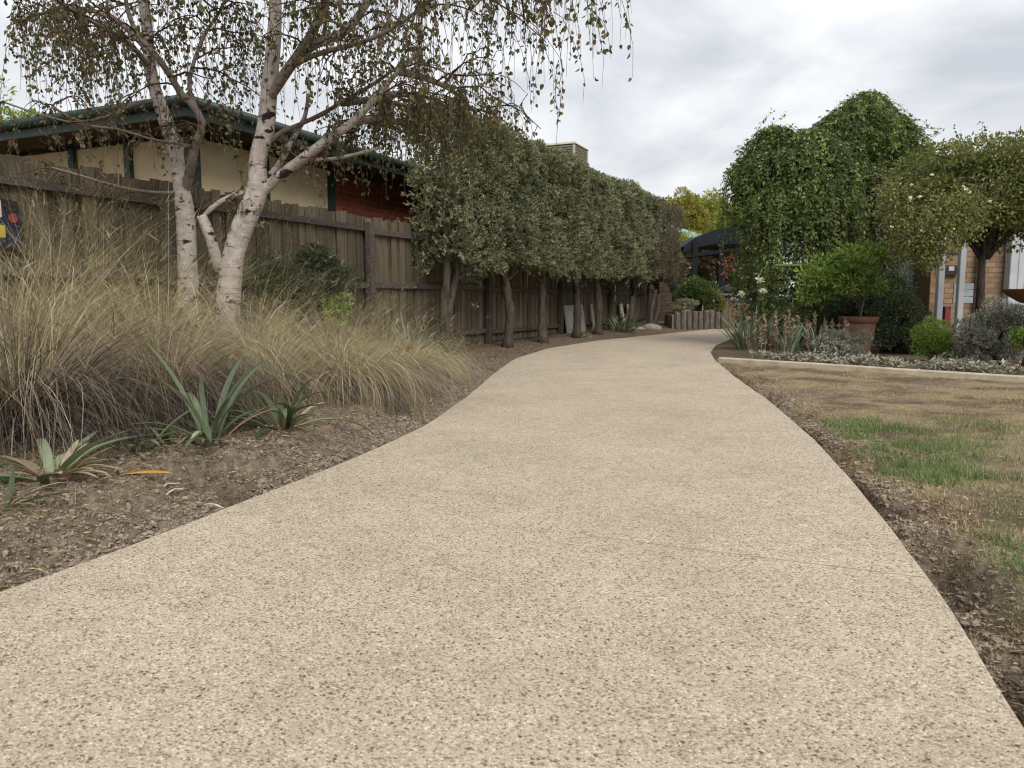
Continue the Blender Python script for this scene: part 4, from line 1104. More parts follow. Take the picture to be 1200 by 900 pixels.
def spikes(label, pxs, seed):
    r = np.random.default_rng(seed)
    g0 = gp(pxs[len(pxs) // 2][0], 419)
    root = thing('dried_flower_spikes', label, 'plant', g0, 'dried flower spikes')
    for px, pt_ in pxs:
        b = gp(px, 419 + r.uniform(-3, 3)); e = at(px + r.uniform(-3, 3), pt_, b[1])
        m = MB(); pts = spline(np.array([b, (b + e) / 2 + r.normal(size=3) * .01, e]), 8); m.tube(pts, np.linspace(.005, .003, 8), 4)
        n = 80; v = r.uniform(.3, 1, n) * 6.999; i = v.astype(int); lp = pts[i] + (pts[i + 1] - pts[i]) * (v - i)[:, None]
        leaves(m, lp, rand_dirs(n, r) + np.array((0, 0, .6)), r.uniform(.025, .055, n), .02, r=r)
        m.build('flower_spike', M['spike'], root, g0)
spikes('brown dried flower spikes at the path end of the flower bed', [(878, 372), (885, 366), (896, 368), (903, 378), (908, 365), (892, 380), (912, 372)], 81)
spikes('brown dried flower spikes in the middle of the flower bed', [(918, 368), (925, 362), (931, 374), (938, 370), (944, 372), (950, 378), (935, 380), (957, 366), (929, 384)], 82)
spikes('brown dried flower spikes before the terracotta pot', [(978, 376), (984, 380), (990, 372), (995, 378), (972, 384), (965, 376)], 83)

bush('low_shrub', 'low wide dark green shrub behind the dried flower spikes', 'shrub', (*at(935, 400, 12.6)[:2], .02), at(935, 372, 12.6), (.95, .35, .40), 10000, .04, M['mid_leaf'], 90, 22, .36, narrow=.3)
bush('low_shrub', 'low dark shrub between the path corner and weeping tree', 'shrub', (*at(898, 396, 13.2)[:2], .02), at(898, 372, 13.2), (.5, .4, .34), 4500, .04, M['dark_leaf'], 91, 14, .4, narrow=.3)
bush('grey_shrub', 'small grey green shrub hiding the foot of the terracotta pot', 'shrub', (*at(990, 412, 10.5)[:2], .02), at(992, 406, 10.3), (.42, .25, .22), 4200, .045, M['silver_shrub'], 89, 16, .36, narrow=.3)
bush('dark_shrub', 'dark shrub in the shade behind the weeping tree strands', 'shrub', (*at(915, 390, 14.9)[:2], 0), at(915, 350, 14.9), (1.2, .5, .75), 7000, .07, M['dark_leaf'], 88, 26, .34)
bush('leafy_shrub', 'dark leafy shrub to the right of the terracotta pot', 'shrub', (*at(1052, 405, 11.3)[:2], .02), at(1054, 382, 11.3), (.42, .45, .52), 11000, .05, M['dark_leaf'], 92, 22, .36)
bush('leafy_shrub', 'dark leafy shrub under the drooping tree, behind citrus foliage', 'shrub', (*at(1005, 395, 12.4)[:2], .02), at(1005, 352, 12.4), (.95, .5, .60), 11000, .06, M['dark_leaf'], 93, 26, .36)
bush('leafy_shrub', 'dark shrub before the grey weatherboards', 'shrub', (*at(1068, 395, 11.6)[:2], .02), at(1070, 392, 11.6), (.5, .4, .34), 7000, .05, M['mid_leaf'], 97, 18, .36)
bush('clipped_shrub', 'small round bright green clipped shrub before the brick house', 'shrub', (*at(1096, 408, 9.6)[:2], .02), at(1096, 396, 9.6), (.31, .28, .30), 8500, .028, M['lime_leaf'], 94, 26, .33)
bush('silver_shrub', 'silver grey woolly shrub in front of the brick wall', 'shrub', (*at(1172, 415, 8.9)[:2], .02), at(1172, 392, 8.9), (.48, .35, .40), 11000, .045, M['silver_shrub'], 95, 30, .3, narrow=.35)
bush('silver_shrub', 'small silver shrub beside the flowering tree trunk', 'shrub', (*at(1140, 408, 9.3)[:2], .02), at(1140, 395, 9.3), (.28, .25, .32), 5000, .04, M['silver_shrub'], 98, 18, .3, narrow=.35)
bush('green_shrub', 'small fresh green shrub at the right edge, below the bird bath', 'shrub', (*at(1203, 412, 8.3)[:2], .02), at(1203, 396, 8.3), (.14, .18, .14), 1500, .04, M['citrus'], 96, 10, .4)
# wispy grass
rg = np.random.default_rng(99)
def wisp(label, px, py, n, L_, seed, mat='olive', sp=.12):
    r = np.random.default_rng(seed); b = gp(px, py); root = thing('grass_tuft', label, 'grass tuft', b)
    a = r.uniform(0, 2 * math.pi, n); rt_ = b + np.c_[np.cos(a) * r.uniform(0, sp, n), np.sin(a) * r.uniform(0, sp, n), np.zeros(n)]
    m = MB(); blades(m, rt_, a, r.uniform(.05, .8, n), r.uniform(.2, 1.2, n), r.uniform(.5, 1.1, n) * L_, np.full(n, .006), 5, r=r); m.build('blades', M[mat], root, b)
wisp('wispy green grass tuft in the bed beside the terracotta pot', 1040, 412, 220, .42, 100, 'mid_leaf')
wisp('thin wispy grass tuft in the bed left of the clipped round shrub', 1066, 414, 140, .35, 101, 'mid_leaf')
# bent dry stalk
sb = gp(1120, 426)
e1 = at(1118.5, 381, sb[1]); e2 = at(1072, 401, sb[1] + .3)
m = MB(); m.tube(np.array([sb, (sb + e1) / 2 + (.004, 0, 0), e1]), [.011, .010, .009], 6); m.tube(np.array([e1, (e1 + e2) / 2 + (0, 0, .015), e2]), [.009, .008, .005], 6)
tag(m.build('bent_stalk', M['dead_strap']), 'yellowed stalk snapped over in an angle above the spiky rosette', 'stalk')
# white agapanthus
ag = at(880, 400, 12.2); ag[2] = .02
ap = thing('white_agapanthus', 'tall white flower heads on green stems at the end of the bed', 'plant', ag)
ra = np.random.default_rng(103)
for px, py in ((868, 344), (890, 328), (894, 341)):
    Yq = 12.0 if px < 950 else 11.0
    e = at(px, py, Yq); b = np.array((e[0] + ra.normal() * .05, Yq, .0))
    m = MB(); m.tube(spline(np.array([b, (b + e) / 2 + (.02, 0, 0), e]), 8), .006, 5); m.build('flower_stem', M['mid_leaf'], ap, ag)
    m = MB(); n = 46; d = rand_dirs(n, ra); leaves(m, e + d * ra.uniform(.0, .055, n)[:, None] * (1, 1, .7), d + (0, 0, .3), ra.uniform(.02, .045, n), .018, r=ra); m.build('flower_head', M['white_flower'], ap, ag)
m = MB(); n = 60; a = ra.uniform(0, 6.28, n)
blades(m, ag + np.c_[np.cos(a) * .2, np.sin(a) * .12, np.zeros(n)], a, ra.uniform(.1, .7, n), ra.uniform(.3, 1, n), ra.uniform(.5, .95, n), np.full(n, .022), 6, .4, r=ra, blunt=True); m.build('leaves', M['strap'], ap, ag)

# terracotta pot and the citrus in it
pb = at(1004, 412, 11.2); po = np.array((pb[0], 11.2, .02)); zrim = at(1004, 371, 11.2)[2] - .02
pot = thing('terracotta_pot', 'large round terracotta pot with thick rim standing in the flower bed', 'pot', po)
m = MB(); lathe(m, po, [(0.000, 0), (0.143, 0), (0.160, .02), (0.206, .22), (0.231, zrim - .09), (0.231, zrim - .07), (0.214, zrim - .07), (0.210, zrim - .12)]); m.build('body', M['terracotta'], pot, po, True)
m = MB(); lathe(m, po, [(0.233, zrim - .095), (0.252, zrim - .085), (0.260, zrim - .05), (0.265, zrim - .01), (0.256, zrim), (0.227, zrim), (0.220, zrim - .03), (0.220, zrim - .09)]); m.build('rim', M['terracotta_rim'], pot, po, True)
m = MB(); lathe(m, po, [(0.218, zrim - .05), (0.101, zrim - .03), (0.000, zrim - .025)]); m.build('soil', M['potting'], pot, po, True); pot.scale = (1.05, 1.05, 1)
cb = po + np.array((.02, 0, zrim - .04))
ct = bush('potted_citrus', 'bright green young leafy tree leaning out of the terracotta pot', 'tree', cb, at(992, 322, 11.2), (.62, .42, .42), 2900, .085, M['citrus'], 110, 30, .24, droop=.1, narrow=.36, rich=True, stem_r=.012, stems=5)
m = MB(); st_ = [cb, at(1013, 350, 11.2), at(1019, 335, 11.2), at(1034, 322, 11.2)]; m.tube(spline(np.array(st_), 12), np.linspace(.018, .009, 12), 7); m.build('trunk', M['log'], ct, cb, True)
m = MB(); q = [at(1010, 362, 11.2), at(990, 340, 11.2), at(975, 318, 11.2)]; m.tube(spline(np.array(q), 10), np.linspace(.01, .006, 10), 6); m.build('limb', M['log'], ct, cb, True)
tl = MB(); rr9 = np.random.default_rng(3)
for px, py, q in ((948, 325, .2), (960, 310, .2), (965, 340, .22), (1025, 296, .16), (1005, 300, .2), (985, 300, .18), (945, 345, .15), (1033, 300, .1)):
    n = 120; c_ = at(px, py, 11.2); d = rand_dirs(n, rr9); leaves(tl, c_ + d * q * rr9.uniform(.2, 1, n)[:, None], d + (0, 0, .5), rr9.uniform(.05, .1, n), .03, r=rr9, rich=True)
tl.build('shoots', M['citrus'], ct, cb)

# ------------------------------------------------------------------ far end of the path
# upright log edging holding a raised bed
lr = at(820, 388, 20.3); lo = np.array((lr[0], 20.3, .0))
planter = thing('log_planter', 'raised bed edged with upright weathered grey logs at the path end', 'planter', lo)
for k in range(9):
    px = 794 + k * 6.6; b = at(px, 386, 20.6 + k * .12)
    m = MB(); hh = .52 + random.uniform(-.05, .03)
    m.tube([(b[0], b[1], -.02), (b[0] + random.uniform(-.01, .01), b[1], hh - .03), (b[0], b[1], hh)], [.082, .08, .06], 9); m.build('log', M['log'], planter, lo)
m = MB(); c0_, c1_ = at(794, 386, 20.8), at(848, 386, 21.8)
m.add(np.array([(c0_[0], c0_[1], .44), (c1_[0], c1_[1], .44), (c1_[0] - .3, c1_[1] + 1.4, .46), (c0_[0] - .3, c0_[1] + 1.6, .46)]), np.array([(0, 1, 2, 3)])); m.build('soil', M['potting'], planter, lo)
for k in range(10):
    b = at(790 - k * .9, 386, 20.7 + k * .16)
    m = MB(); m.box((b[0] - .02, b[1], .18), (.12, .16, .40 + random.uniform(-.08, .06)), taper=.8); m.build('side_stone', M['stone'], planter, lo)
bush('grey_shrub', 'low grey green shrub spilling over the log edged bed', 'shrub', (*at(800, 370, 21.2)[:2], .42), at(800, 358, 21.2), (.48, .35, .16), 3500, .05, M['hedge_leaf'], 120, 14, .36)
bush('green_shrub', 'rounded dark green shrub filling the log edged bed', 'shrub', (*at(822, 370, 21.8)[:2], .42), at(816, 343, 21.8), (.62, .5, .46), 9500, .06, M['mid_leaf'], 121, 26, .34)
bush('green_shrub', 'leafy yellow green shrub leaning over the end of the log edging', 'shrub', (*at(838, 375, 21.6)[:2], .42), at(837, 352, 21.6), (.30, .3, .36), 3600, .06, M['rose_leaf'], 122, 16, .36)
# timber counter with a barbecue lid
cbk = at(858, 382, 22.2); cpo = np.array((cbk[0], 22.2, .0))
tb2 = thing('timber_counter', 'small brown timber counter with grey top at the end of the path', 'counter', cpo)
ztc = at(858, 346, 22.2)[2]
for k in range(6):
    m = MB(); m.box((cbk[0] - .30 + k * .12, 22.2, ztc / 2), (.112, .03, ztc - .04)); m.build('board', M['bench'], tb2, cpo)
for sx in (-.39, .39):
    m = MB(); m.box((cbk[0] + sx, 22.25, ztc / 2), (.07, .09, ztc)); m.build('post', M['bench'], tb2, cpo)
m = MB(); m.box((cbk[0], 22.4, ztc + .025), (.92, .6, .05)); m.build('top', M['grey_board'], tb2, cpo)
m = MB(); m.box((cbk[0] + .08, 22.165, ztc - .10), (.36, .03, .14)); m.build('grey_panel', M['grey_board'], tb2, cpo)
kb_ = np.array((cbk[0] - .12, 22.4, ztc + .05))
kt = thing('barbecue', 'small black barbecue lid sitting on the timber counter', 'barbecue', kb_)
m = MB(); lathe(m, kb_, [(.26, 0), (.27, .04), (.27, .1), (.22, .17), (.1, .215), (0, .22)], 20); m.build('lid', M['black_plastic'], kt, kb_, True)
m = MB(); m.box(kb_ + (0, 0, .235), (.12, .03, .03)); m.build('handle', M['grey_board'], kt, kb_)

# pergola with curved dark roof
pgY = 25.0
pa = at(812, 360, pgY); pgo = np.array((pa[0], pgY, 0.))
pg = thing('pergola', 'dark navy pergola with curved roof beyond the hedge end', 'pergola', pgo)
def pxz(px, py, Y): p = at(px, py, Y); return p[0], p[2]
arc = [pxz(*q, pgY) for q in ((801, 292), (812, 284), (826, 277.5), (842, 272), (860, 268.5), (880, 267), (902, 268))]
arc = spline(np.array([(a_, 0, b_) for a_, b_ in arc]), 26)[:, [0, 2]]
n = len(arc); dep = 3.2
V = np.concatenate([np.c_[arc[:, 0], np.full(n, pgY + dy_), arc[:, 1] + dz_] for dy_ in (0, dep) for dz_ in (-.14 - np.linspace(0, .55, n), .10)])
i = np.arange(n - 1)
m = MB(); m.add(V, np.concatenate([np.stack([i + o0, i + 1 + o0, i + 1 + o1, i + o1], -1) for o0, o1 in ((0, n), (n, 3 * n), (3 * n, 2 * n), (2 * n, 0))])); m.build('roof', M['navy_roof'], pg, pgo)
for dy_ in np.linspace(.3, dep, 6):
    m = MB(); m.tube(np.c_[arc[:, 0], np.full(n, pgY + dy_), arc[:, 1] - .17], .05, 6); m.build('rafter', M['navy'], pg, pgo)
m = MB(); m.tube([(arc[0, 0] + .1, pgY - .05, arc[0, 1] - .25), (arc[-1, 0], pgY - .05, arc[0, 1] + .12)], .07, 6); m.build('beam', M['navy'], pg, pgo)
for px in (813, 843.5, 900):
    p = at(px, 340, pgY)
    for dy_ in (0.0, dep - .2):
        m = MB(); m.box((p[0], pgY + dy_, 1.35), (.17, .17, 2.7)); m.build('post', M['navy'], pg, pgo)
bush('flowering_vine', 'dark vine with pink red flowers hanging under the pergola roof', 'vine', (*at(843, 340, 25.3)[:2], .0), at(838, 304, 25.3), (.85, .3, .32), 4200, .10, M['birch_dry'], 130, 22, .34, droop=.6)
rv = np.random.default_rng(131)
vb = at(850, 345, 25.0); vb[2] = 0
vn = bpy.data.objects['flowering_vine']; vo = np.array(vn.location)
m = MB(); n = 80; leaves(m, at(851, 313, 24.85) + rv.normal(size=(n, 3)) * np.array((.17, .1, .20)), rand_dirs(n, rv), rv.uniform(.06, .11, n), .07, r=rv); m.build('flowers', M['pink_flower'], vn, vo)['kind'] = 'stuff'
bush('green_shrub', 'olive shrub standing beneath the pergola roof', 'shrub', (*at(826, 365, 26)[:2], 0), at(826, 328, 26), (.55, .4, .55), 4000, .07, M['rose_leaf'], 132, 18, .36)
bush('green_shrub', 'yellow green shrubs behind the barbecue', 'shrub', (*at(862, 365, 27)[:2], 0), at(862, 333, 27), (.75, .5, .55), 5000, .07, M['rose_leaf'], 133, 20, .36)
bush('climbing_shrub', 'reddish brown shrub between hedge end and pergola', 'shrub', (*at(790, 365, 24)[:2], 0), at(791, 318, 24), (.40, .5, .75), 5000, .07, M['hedge_dry'], 134, 22, .34)
bush('tall_shrub', 'yellow green shrub rising beside the pergola eave', 'shrub', (*at(797, 330, 29)[:2], 0), at(797, 296, 29), (.8, .8, .85), 5000, .10, M['far_leaf'], 135, 20, .36, stem_r=.06)
bush('dark_shrub', 'dark shrub mass closing the view under the pergola', 'shrub', (*at(850, 360, 29.5)[:2], 0), at(850, 328, 29.5), (2.3, .6, 1.1), 9000, .12, M['dark_leaf'], 136, 40, .3, stem_r=.05)
# brown brick outbuilding showing past the fence end
ob = at(775, 360, 25.5); obo = np.array((ob[0], 25.5, 0))
sh_ = thing('brick_outbuilding', 'low brown brick outbuilding just past the far end of fence', 'outbuilding', obo)
m = MB(); m.box((ob[0] - .2, 26.2, .95), (1.9, 1.4, 1.9)); w_ = m.build('wall', M['mortar_d'], sh_, obo)
for r_ in range(21):
    m = MB(); m.box((ob[0] - .2, 25.487, .06 + r_ * .087), (1.9, .02, .07)); m.build('brick_course', M['brown_brick'], w_, obo)
m = MB(); m.box((ob[0] - .2, 26.2, 1.95), (2.1, 1.6, .08)); m.build('roof', M['soffit'], sh_, obo)
# pale teal roof and trees far behind
tr_ = at(812, 300, 36); tro = np.array((tr_[0], 36., 0))
th_ = thing('far_house', 'distant house with pale teal roof beyond the pergola', 'house', tro)
za, zb2 = at(798, 262, 36)[2], at(830, 278, 36)[2]
m = MB(); m.add(np.array([(at(780, 262, 36)[0] - 1.5, 36, za + .5), (at(832, 278, 36)[0], 36, zb2), (at(832, 278, 36)[0], 41, zb2), (at(780, 262, 36)[0] - 1.5, 41, za + .5),
                          (at(780, 262, 36)[0] - 1.5, 36, za + .0), (at(832, 278, 36)[0], 36, zb2 - .35), (at(832, 278, 36)[0], 41, zb2 - .35), (at(780, 262, 36)[0] - 1.5, 41, za)]),
               np.array([(0, 1, 2, 3), (0, 4, 5, 1), (1, 5, 6, 2), (2, 6, 7, 3), (3, 7, 4, 0)])); m.build('roof', M['teal'], th_, tro)
m = MB(); m.box((tr_[0] - 1.2, 38.5, zb2 / 2 - .2), (3.2, 4.6, zb2 - .3)); m.build('wall', M['cream'], th_, tro)
def far_tree(label, px, ptop, Y, rx, rz, mat, seed, n=9000, leaf=.22):
    c = at(px, ptop, Y); c[2] -= rz
    b = np.array((c[0], Y, 0.))
    o = bush('background_tree', label, 'tree', b, c, (rx, rx * .8, rz), n, leaf, mat, seed, 34, .32, group='trees far behind', stem_r=.16, stems=6)
    m = MB(); m.tube([b, b + (0, 0, c[2] * .5), c], [.22, .17, .08], 8); m.build('trunk', M['bark'], o, b, True)
far_tree('golden yellow green tree top next to the far hedge end', 803, 222, 46, 1.7, 2.0, M['far_gold'], 140)
far_tree('yellow green tree top above the pergola roof', 832, 219, 48, 2.3, 2.6, M['far_leaf'], 141, 11000)
far_tree('yellow green tree partly behind the weeping tree', 868, 232, 44, 2.2, 2.4, M['far_leaf'], 142, 11000)
far_tree('olive tree just visible over the far end of the hedge', 775, 232, 50, 2.0, 2.4, M['mid_leaf'], 143, 7000)
far_tree('yellow green tree behind the house roof at the far left', 8, 100, 17, 1.3, 1.2, M['lime_leaf'], 144, 6000, .10)
far_tree('lower lime green tree beyond the cream house roof', 44, 132, 19, .9, .9, M['lime_leaf'], 145, 4000, .10)
far_tree('tall olive tree behind the brick house', 1185, 195, 20, 1.8, 1.5, M['rose_leaf'], 146, 8000, .12)

# ------------------------------------------------------------------ things along the foot of the fence
def panel(name, label, cat, px, py, Yc, w, h, mat, tilt=.14, rot=0.0):
    p = fp(Yc, .14); b = np.array((*p, float(gz(p[0], p[1], False))))
    m = MB(); u = np.array((*(-FN * math.sin(tilt)), math.cos(tilt))); f = np.array((*FD, 0)); n3 = np.cross(f, u)
    f2 = f * math.cos(rot) + u * math.sin(rot); u2 = np.cross(n3, f2); u2 = u2 if u2[2] > 0 else -u2
    m.box(b + u2 * (h / 2 - .01), (w, .02, h), np.array([f2, n3, u2]))
    o = m.build(name, mat, None, b); o.location = b; tag(o, label, cat); return o
panel('grey_sheet', 'wide grey sheet leaning against the fence below the hedge', 'sheet', 675, 380, 16.9, 1.25, .62, M['grey_board'])
panel('grey_plank', 'narrow grey plank leaning on the fence, beside the wide grey sheet', 'plank', 692, 375, 18.05, .14, .62, M['grey_board'])
panel('pale_board', 'pale grey board leaning on the fence behind strappy clump, nearer one', 'board', 721, 372, 20.35, .26, .62, M['white_chip'], rot=.06)
panel('pale_board', 'pale grey board leaning on the fence behind strappy clump, farther one', 'board', 727, 372, 20.95, .26, .60, M['white_chip'], rot=-.05)
strap_plant('strap_plant', 'dark green strappy clump beneath the hedge near the path', (*at(726, 390, 18.6)[:2], .03), 130, .62, .035, M['strap'], 150, (.1, 1.1), (.4, 1.1), .4, spread=.45)
bush('low_weeds', 'small grey green weeds at the foot of the leaning sheet', 'weeds', (*at(672, 398, 15.9)[:2], .03), at(672, 396, 15.9), (.35, .2, .10), 1400, .05, M['hedge_leaf'], 151, 14, .4, stem_r=.006)
def rock(label, p, s, seed):
    r = np.random.default_rng(seed); m = MB()
    u = np.linspace(0, math.pi, 9); v = np.linspace(0, 2 * math.pi, 14, endpoint=False)
    dirs = np.array([[(math.sin(a) * math.cos(b), math.sin(a) * math.sin(b), math.cos(a)) for b in v] for a in u])
    k = 1 + .35 * (fbm(dirs[..., 0] * 1.7 + seed, dirs[..., 1] * 1.7 + dirs[..., 2], 3, seed) - .5)
    V = dirs * k[..., None] * np.asarray(s) 
    i = np.arange(8)[:, None]; j = np.arange(14)[None, :]; q = (j + 1) % 14
    m.add(V.reshape(-1, 3), np.stack([i * 14 + j, i * 14 + q, (i + 1) * 14 + q, (i + 1) * 14 + j], -1).reshape(-1, 4))
    o = m.build('rock', M['stone'], None, (0, 0, 0), True); o.location = tuple(p); tag(o, label, 'rock')
rock('rounded grey rock at the foot of the leaning hedge trunk', (*at(763, 387, 19.9)[:2], .06), (.30, .22, .14), 160)
rock('flat grey rock between the leaning trunk and the strappy clump', (*at(747, 388, 19.6)[:2], .04), (.2, .18, .09), 161)
pa_, pb_ = fp(12.6, .35), fp(15.2, .30)
m = MB(); q = spline(np.array([(*pa_, .14), (*((pa_ + pb_) / 2 + .04), .12), (*pb_, .15)]), 14); m.tube(q, .014, 6)
tag(m.build('irrigation_pipe', M['black_plastic'], smooth_=True), 'thin black irrigation pipe lying along the fence foot', 'pipe')

# ------------------------------------------------------------------ shrubs and tussocks of the left bed
bush('fence_shrub', 'dark green shrub against the paling fence, right of the birches', 'shrub', (-2.02, 7.15, .12), at(352, 330, 7.15) , (.52, .4, .34), 12000, .034, M['dark_leaf'], 170, 30, .33, narrow=.4)
bush('lime_sprig', 'bright lime green young sprig below the dark fence shrub', 'plant', (*at(396, 372, 7.0)[:2], .15), at(394, 362, 7.0), (.12, .12, .14), 240, .06, M['citrus'], 171, 8, .4, rich=True, stem_r=.006)
strap_plant('strap_plant', 'dark green strap leaved clump by the fence post, beyond the tussocks', (*at(480, 395, 8.9)[:2], .12), 46, .62, .028, M['strap'], 172, (.1, .9), (.2, .9), .4, spread=.12)
def tussock(label, x, y, n, length, mat, seed, spread=.16, wid=.0040, fl=.09, shift=0.0):
    r = np.random.default_rng(seed); b = np.array((x, y, float(gz(x, y, False)) - .01))
    root = thing('grass_tussock', label, 'grass tussock', b, 'dry grass tussocks in the bed')
    # locks of blades that arch over together, so that the mound has streaks and partings
    nl = 34; la = r.uniform(0, 2 * math.pi, nl); ll_ = np.abs(r.normal(.62, .40, nl)); lb_ = np.clip(r.normal(1.9, .5, nl), .7, 2.9) + np.clip(.75 - ll_, 0, 1) * 1.1
    k = r.integers(0, nl, n); k0 = k; q = np.sqrt(r.random(n)) * spread
    a = la[k] + r.normal(size=n) * .45
    rt_ = b + np.c_[np.cos(a) * q, np.sin(a) * q, np.zeros(n)]
    ln = np.clip(ll_[k] + r.normal(size=n) * .16 + q / spread * .12, 0, 1.5)
    bd = np.clip(lb_[k] + r.normal(size=n) * .30, .05, 3.0) * np.clip(1.25 - ln * .35, .5, 1.3)
    L_ = length * np.clip(r.normal(1.0, .15, n), .3, 1.4) * np.clip(1.08 - .25 * ln, .6, 1.1)
    t = np.clip(.70 - .34 * ln + shift + (r.random(nl)[k0] - .5) * .45 + r.normal(size=n) * .24, 0, 1)
    m = MB(); blades(m, rt_, a + r.normal(size=n) * .12, ln, bd, L_, wid * np.exp(r.normal(size=n) * .4) * .9, 9, r=r, twist=1.4, curl=.55, t=t)
    # loose dead blades hanging round the skirt
    n2 = n // 4; a = r.uniform(0, 2 * math.pi, n2)
    rt_ = b + np.c_[np.cos(a) * spread * r.uniform(.5, 1.2, n2), np.sin(a) * spread * r.uniform(.5, 1.2, n2), np.zeros(n2)]
    blades(m, rt_, a + r.normal(size=n2) * .5, r.uniform(.7, 1.3, n2), r.uniform(.3, 1.4, n2), length * r.uniform(.3, .75, n2), wid * r.uniform(.5, 1.4, n2), 6, r=r, twist=1.4, curl=.9, t=r.uniform(0, .5, n2))
    m.build('blades', mat, root, b)
    k = int(n * fl * .3)
    a = r.uniform(0, 2 * math.pi, k); rt_ = b + np.c_[np.cos(a) * spread * .6, np.sin(a) * spread * .6, np.zeros(k)]
    ln = np.abs(r.normal(.35, .25, k)); bd = np.clip(r.normal(.95, .45, k), .1, 2); L_ = length * r.uniform(.9, 1.35, k)
    m = MB(); blades(m, rt_, a, ln, bd, L_, np.full(k, .0024), 8, r=r, twist=1.4, t=r.uniform(.6, 1, k))
    kk = k * 8; ii = np.repeat(np.arange(k), 8); f = r.uniform(.6, .98, kk)
    th = ln[ii] + bd[ii] * f * .5; hx = np.sin(th) * L_[ii] * f; hz = np.cos(th) * L_[ii] * f
    rp_ = rt_[ii] + np.c_[np.cos(a[ii]) * hx, np.sin(a[ii]) * hx, hz]
    blades(m, rp_, a[ii] + r.normal(size=kk) * .9, r.uniform(.6, 1.7, kk), r.uniform(.2, .9, kk), r.uniform(.04, .12, kk), np.full(kk, .0024), 2, r=r, twist=1.4, t=r.uniform(.5, 1, kk))
    m.build('seed_heads', mat, root, b)
TS = [(-2.36, 3.58, 3800, .90, -.28, 'big grey brown tussock at the front of the left bed, at frame edge', .20),
      (-2.02, 4.32, 3200, .80, -.30, 'grey tussock behind the small strappy plants, beside the bare soil', .18),
      (-3.15, 4.70, 3200, 1.30, .05, 'tall olive tussock at the left frame edge before the fence', .20),
      (-2.62, 4.85, 3400, 1.12, -.12, 'tall grey straw tussock in the middle of the left bed', .20),
      (-1.66, 5.15, 3200, .86, .12, 'golden straw tussock just behind the long green strap leaves', .16),
      (-3.40, 5.65, 2600, 1.35, .0, 'olive tussock against the fence, under the ornament', .20),
      (-2.78, 6.00, 3400, 1.30, .10, 'wide arching straw tussock in front of the two birch trunks', .20),
      (-2.10, 5.95, 2600, .92, -.08, 'olive straw tussock at the foot of the forked birch', .17),
      (-1.42, 6.20, 2700, .74, .10, 'low golden tussock right of the birches, nearest the path', .15),
      (-1.02, 7.05, 2500, .68, .12, 'golden tussock nearest the hedge, close to the path bend', .15),
      (-1.72, 6.90, 2300, .82, -.05, 'straw tussock in front of the dark fence shrub', .15),
      (-.86, 8.05, 1400, .46, .0, 'small wispy tussock at the hedge end of the bed', .12),
      (-1.30, 7.75, 1800, .70, -.05, 'tussock below the fence post, behind the golden ones', .15),
      (-3.28, 4.00, 2300, 1.10, -.2, 'grey tussock cut by the left frame edge', .20),
      (-1.40, 5.66, 1900, .62, -.32, 'short grey tussock between the golden straw tussocks', .13),
      (-1.20, 5.42, 2600, .68, .0, 'golden mound beside the pale leaved strap plant, close to the soil strip', .15),
      (-1.02, 6.05, 2200, .56, -.12, 'low straw mound leaning over the soil strip at mid bed', .14),
      (-1.14, 6.50, 1500, .50, -.32, 'short grey tussock leaning toward the bare path edge', .13)]
for k, (x, y, n, L_, sh_, lab, sp_) in enumerate(TS):
    tussock(lab, x, y, int(n * 1.15), L_ * (1.16 if x < -1.8 else 1.05), M['tussock'], 200 + k, sp_, shift=sh_)

# strappy plants along the bed front
strap_plant('strap_plant', 'long green strap leaved plant, tallest at the front of the left bed', gp(246, 548), 22, .58, .034, M['strap'], 180, (.15, 1.2), (.4, 1.5), .55, dead=7, spread=.06)
strap_plant('strap_plant', 'green strap leaved plant with pale leaf near the golden tussock', gp(332, 528), 18, .50, .038, M['strap'], 181, (.1, 1.2), (.5, 1.6), .55, dead=8, spread=.07)
strap_plant('strap_plant', 'uprooted looking strap plant with dry pale roots beside bare soil', gp(64, 596), 12, .34, .038, M['strap'], 182, (.5, 1.25), (.3, 1.2), .55, dead=18, spread=.05)
strap_plant('strap_plant', 'small strappy plant between two larger ones, curled pale leaves', gp(160, 562), 9, .30, .026, M['strap'], 183, (.4, 1.2), (.5, 1.4), .5, dead=9, spread=.05)
strap_plant('strap_plant', 'short strappy plant cut by the frame edge at the bare soil', gp(4, 628), 8, .26, .026, M['strap'], 184, (.5, 1.2), (.4, 1.0), .5, dead=6, spread=.04)
strap_plant('strap_plant', 'tiny strappy offshoot between the soil pit and tall strap plant', gp(205, 558), 7, .22, .022, M['strap'], 185, (.3, 1.1), (.4, 1.2), .5, dead=5, spread=.04)

def single_leaf(name, label, px, py, L_, W_, azm, mat, seed, curl=.3, up=.1):
    r = np.random.default_rng(seed); b = gp(px, py, .03); b[2] = float(gz(b[0], b[1])) + .012
    m = MB(); blades(m, b[None], np.array([azm]), np.array([math.pi / 2 - up]), np.array([curl]), np.array([L_]), np.array([W_]), 8, .35, r=r, blunt=True, twist=.1)
    o = m.build(name, mat, None, b, True); o.location = b
    s = o.modifiers.new('solid', 'SOLIDIFY'); s.thickness = .002
    tag(o, label, 'dead leaf')
single_leaf('dead_leaf', 'orange yellow dead leaf lying on the soil near the path', 148, 581, .17, .035, .25, M['orange_leaf'], 190)
single_leaf('dead_leaf', 'long tan dead leaf lying above the dark soil pit', 212, 546, .22, .032, .05, M['dead_strap'], 191, .15)
single_leaf('dead_leaf', 'pinkish tan dead leaf stretching in from the left frame edge', -20, 552, .32, .05, -.35, M['dead_strap'], 192, .2, .3)
single_leaf('dead_leaf', 'short yellow dead leaf beside the soil pit, below strap plant', 258, 540, .13, .02, -.9, M['orange_leaf'], 193, .4, .3)
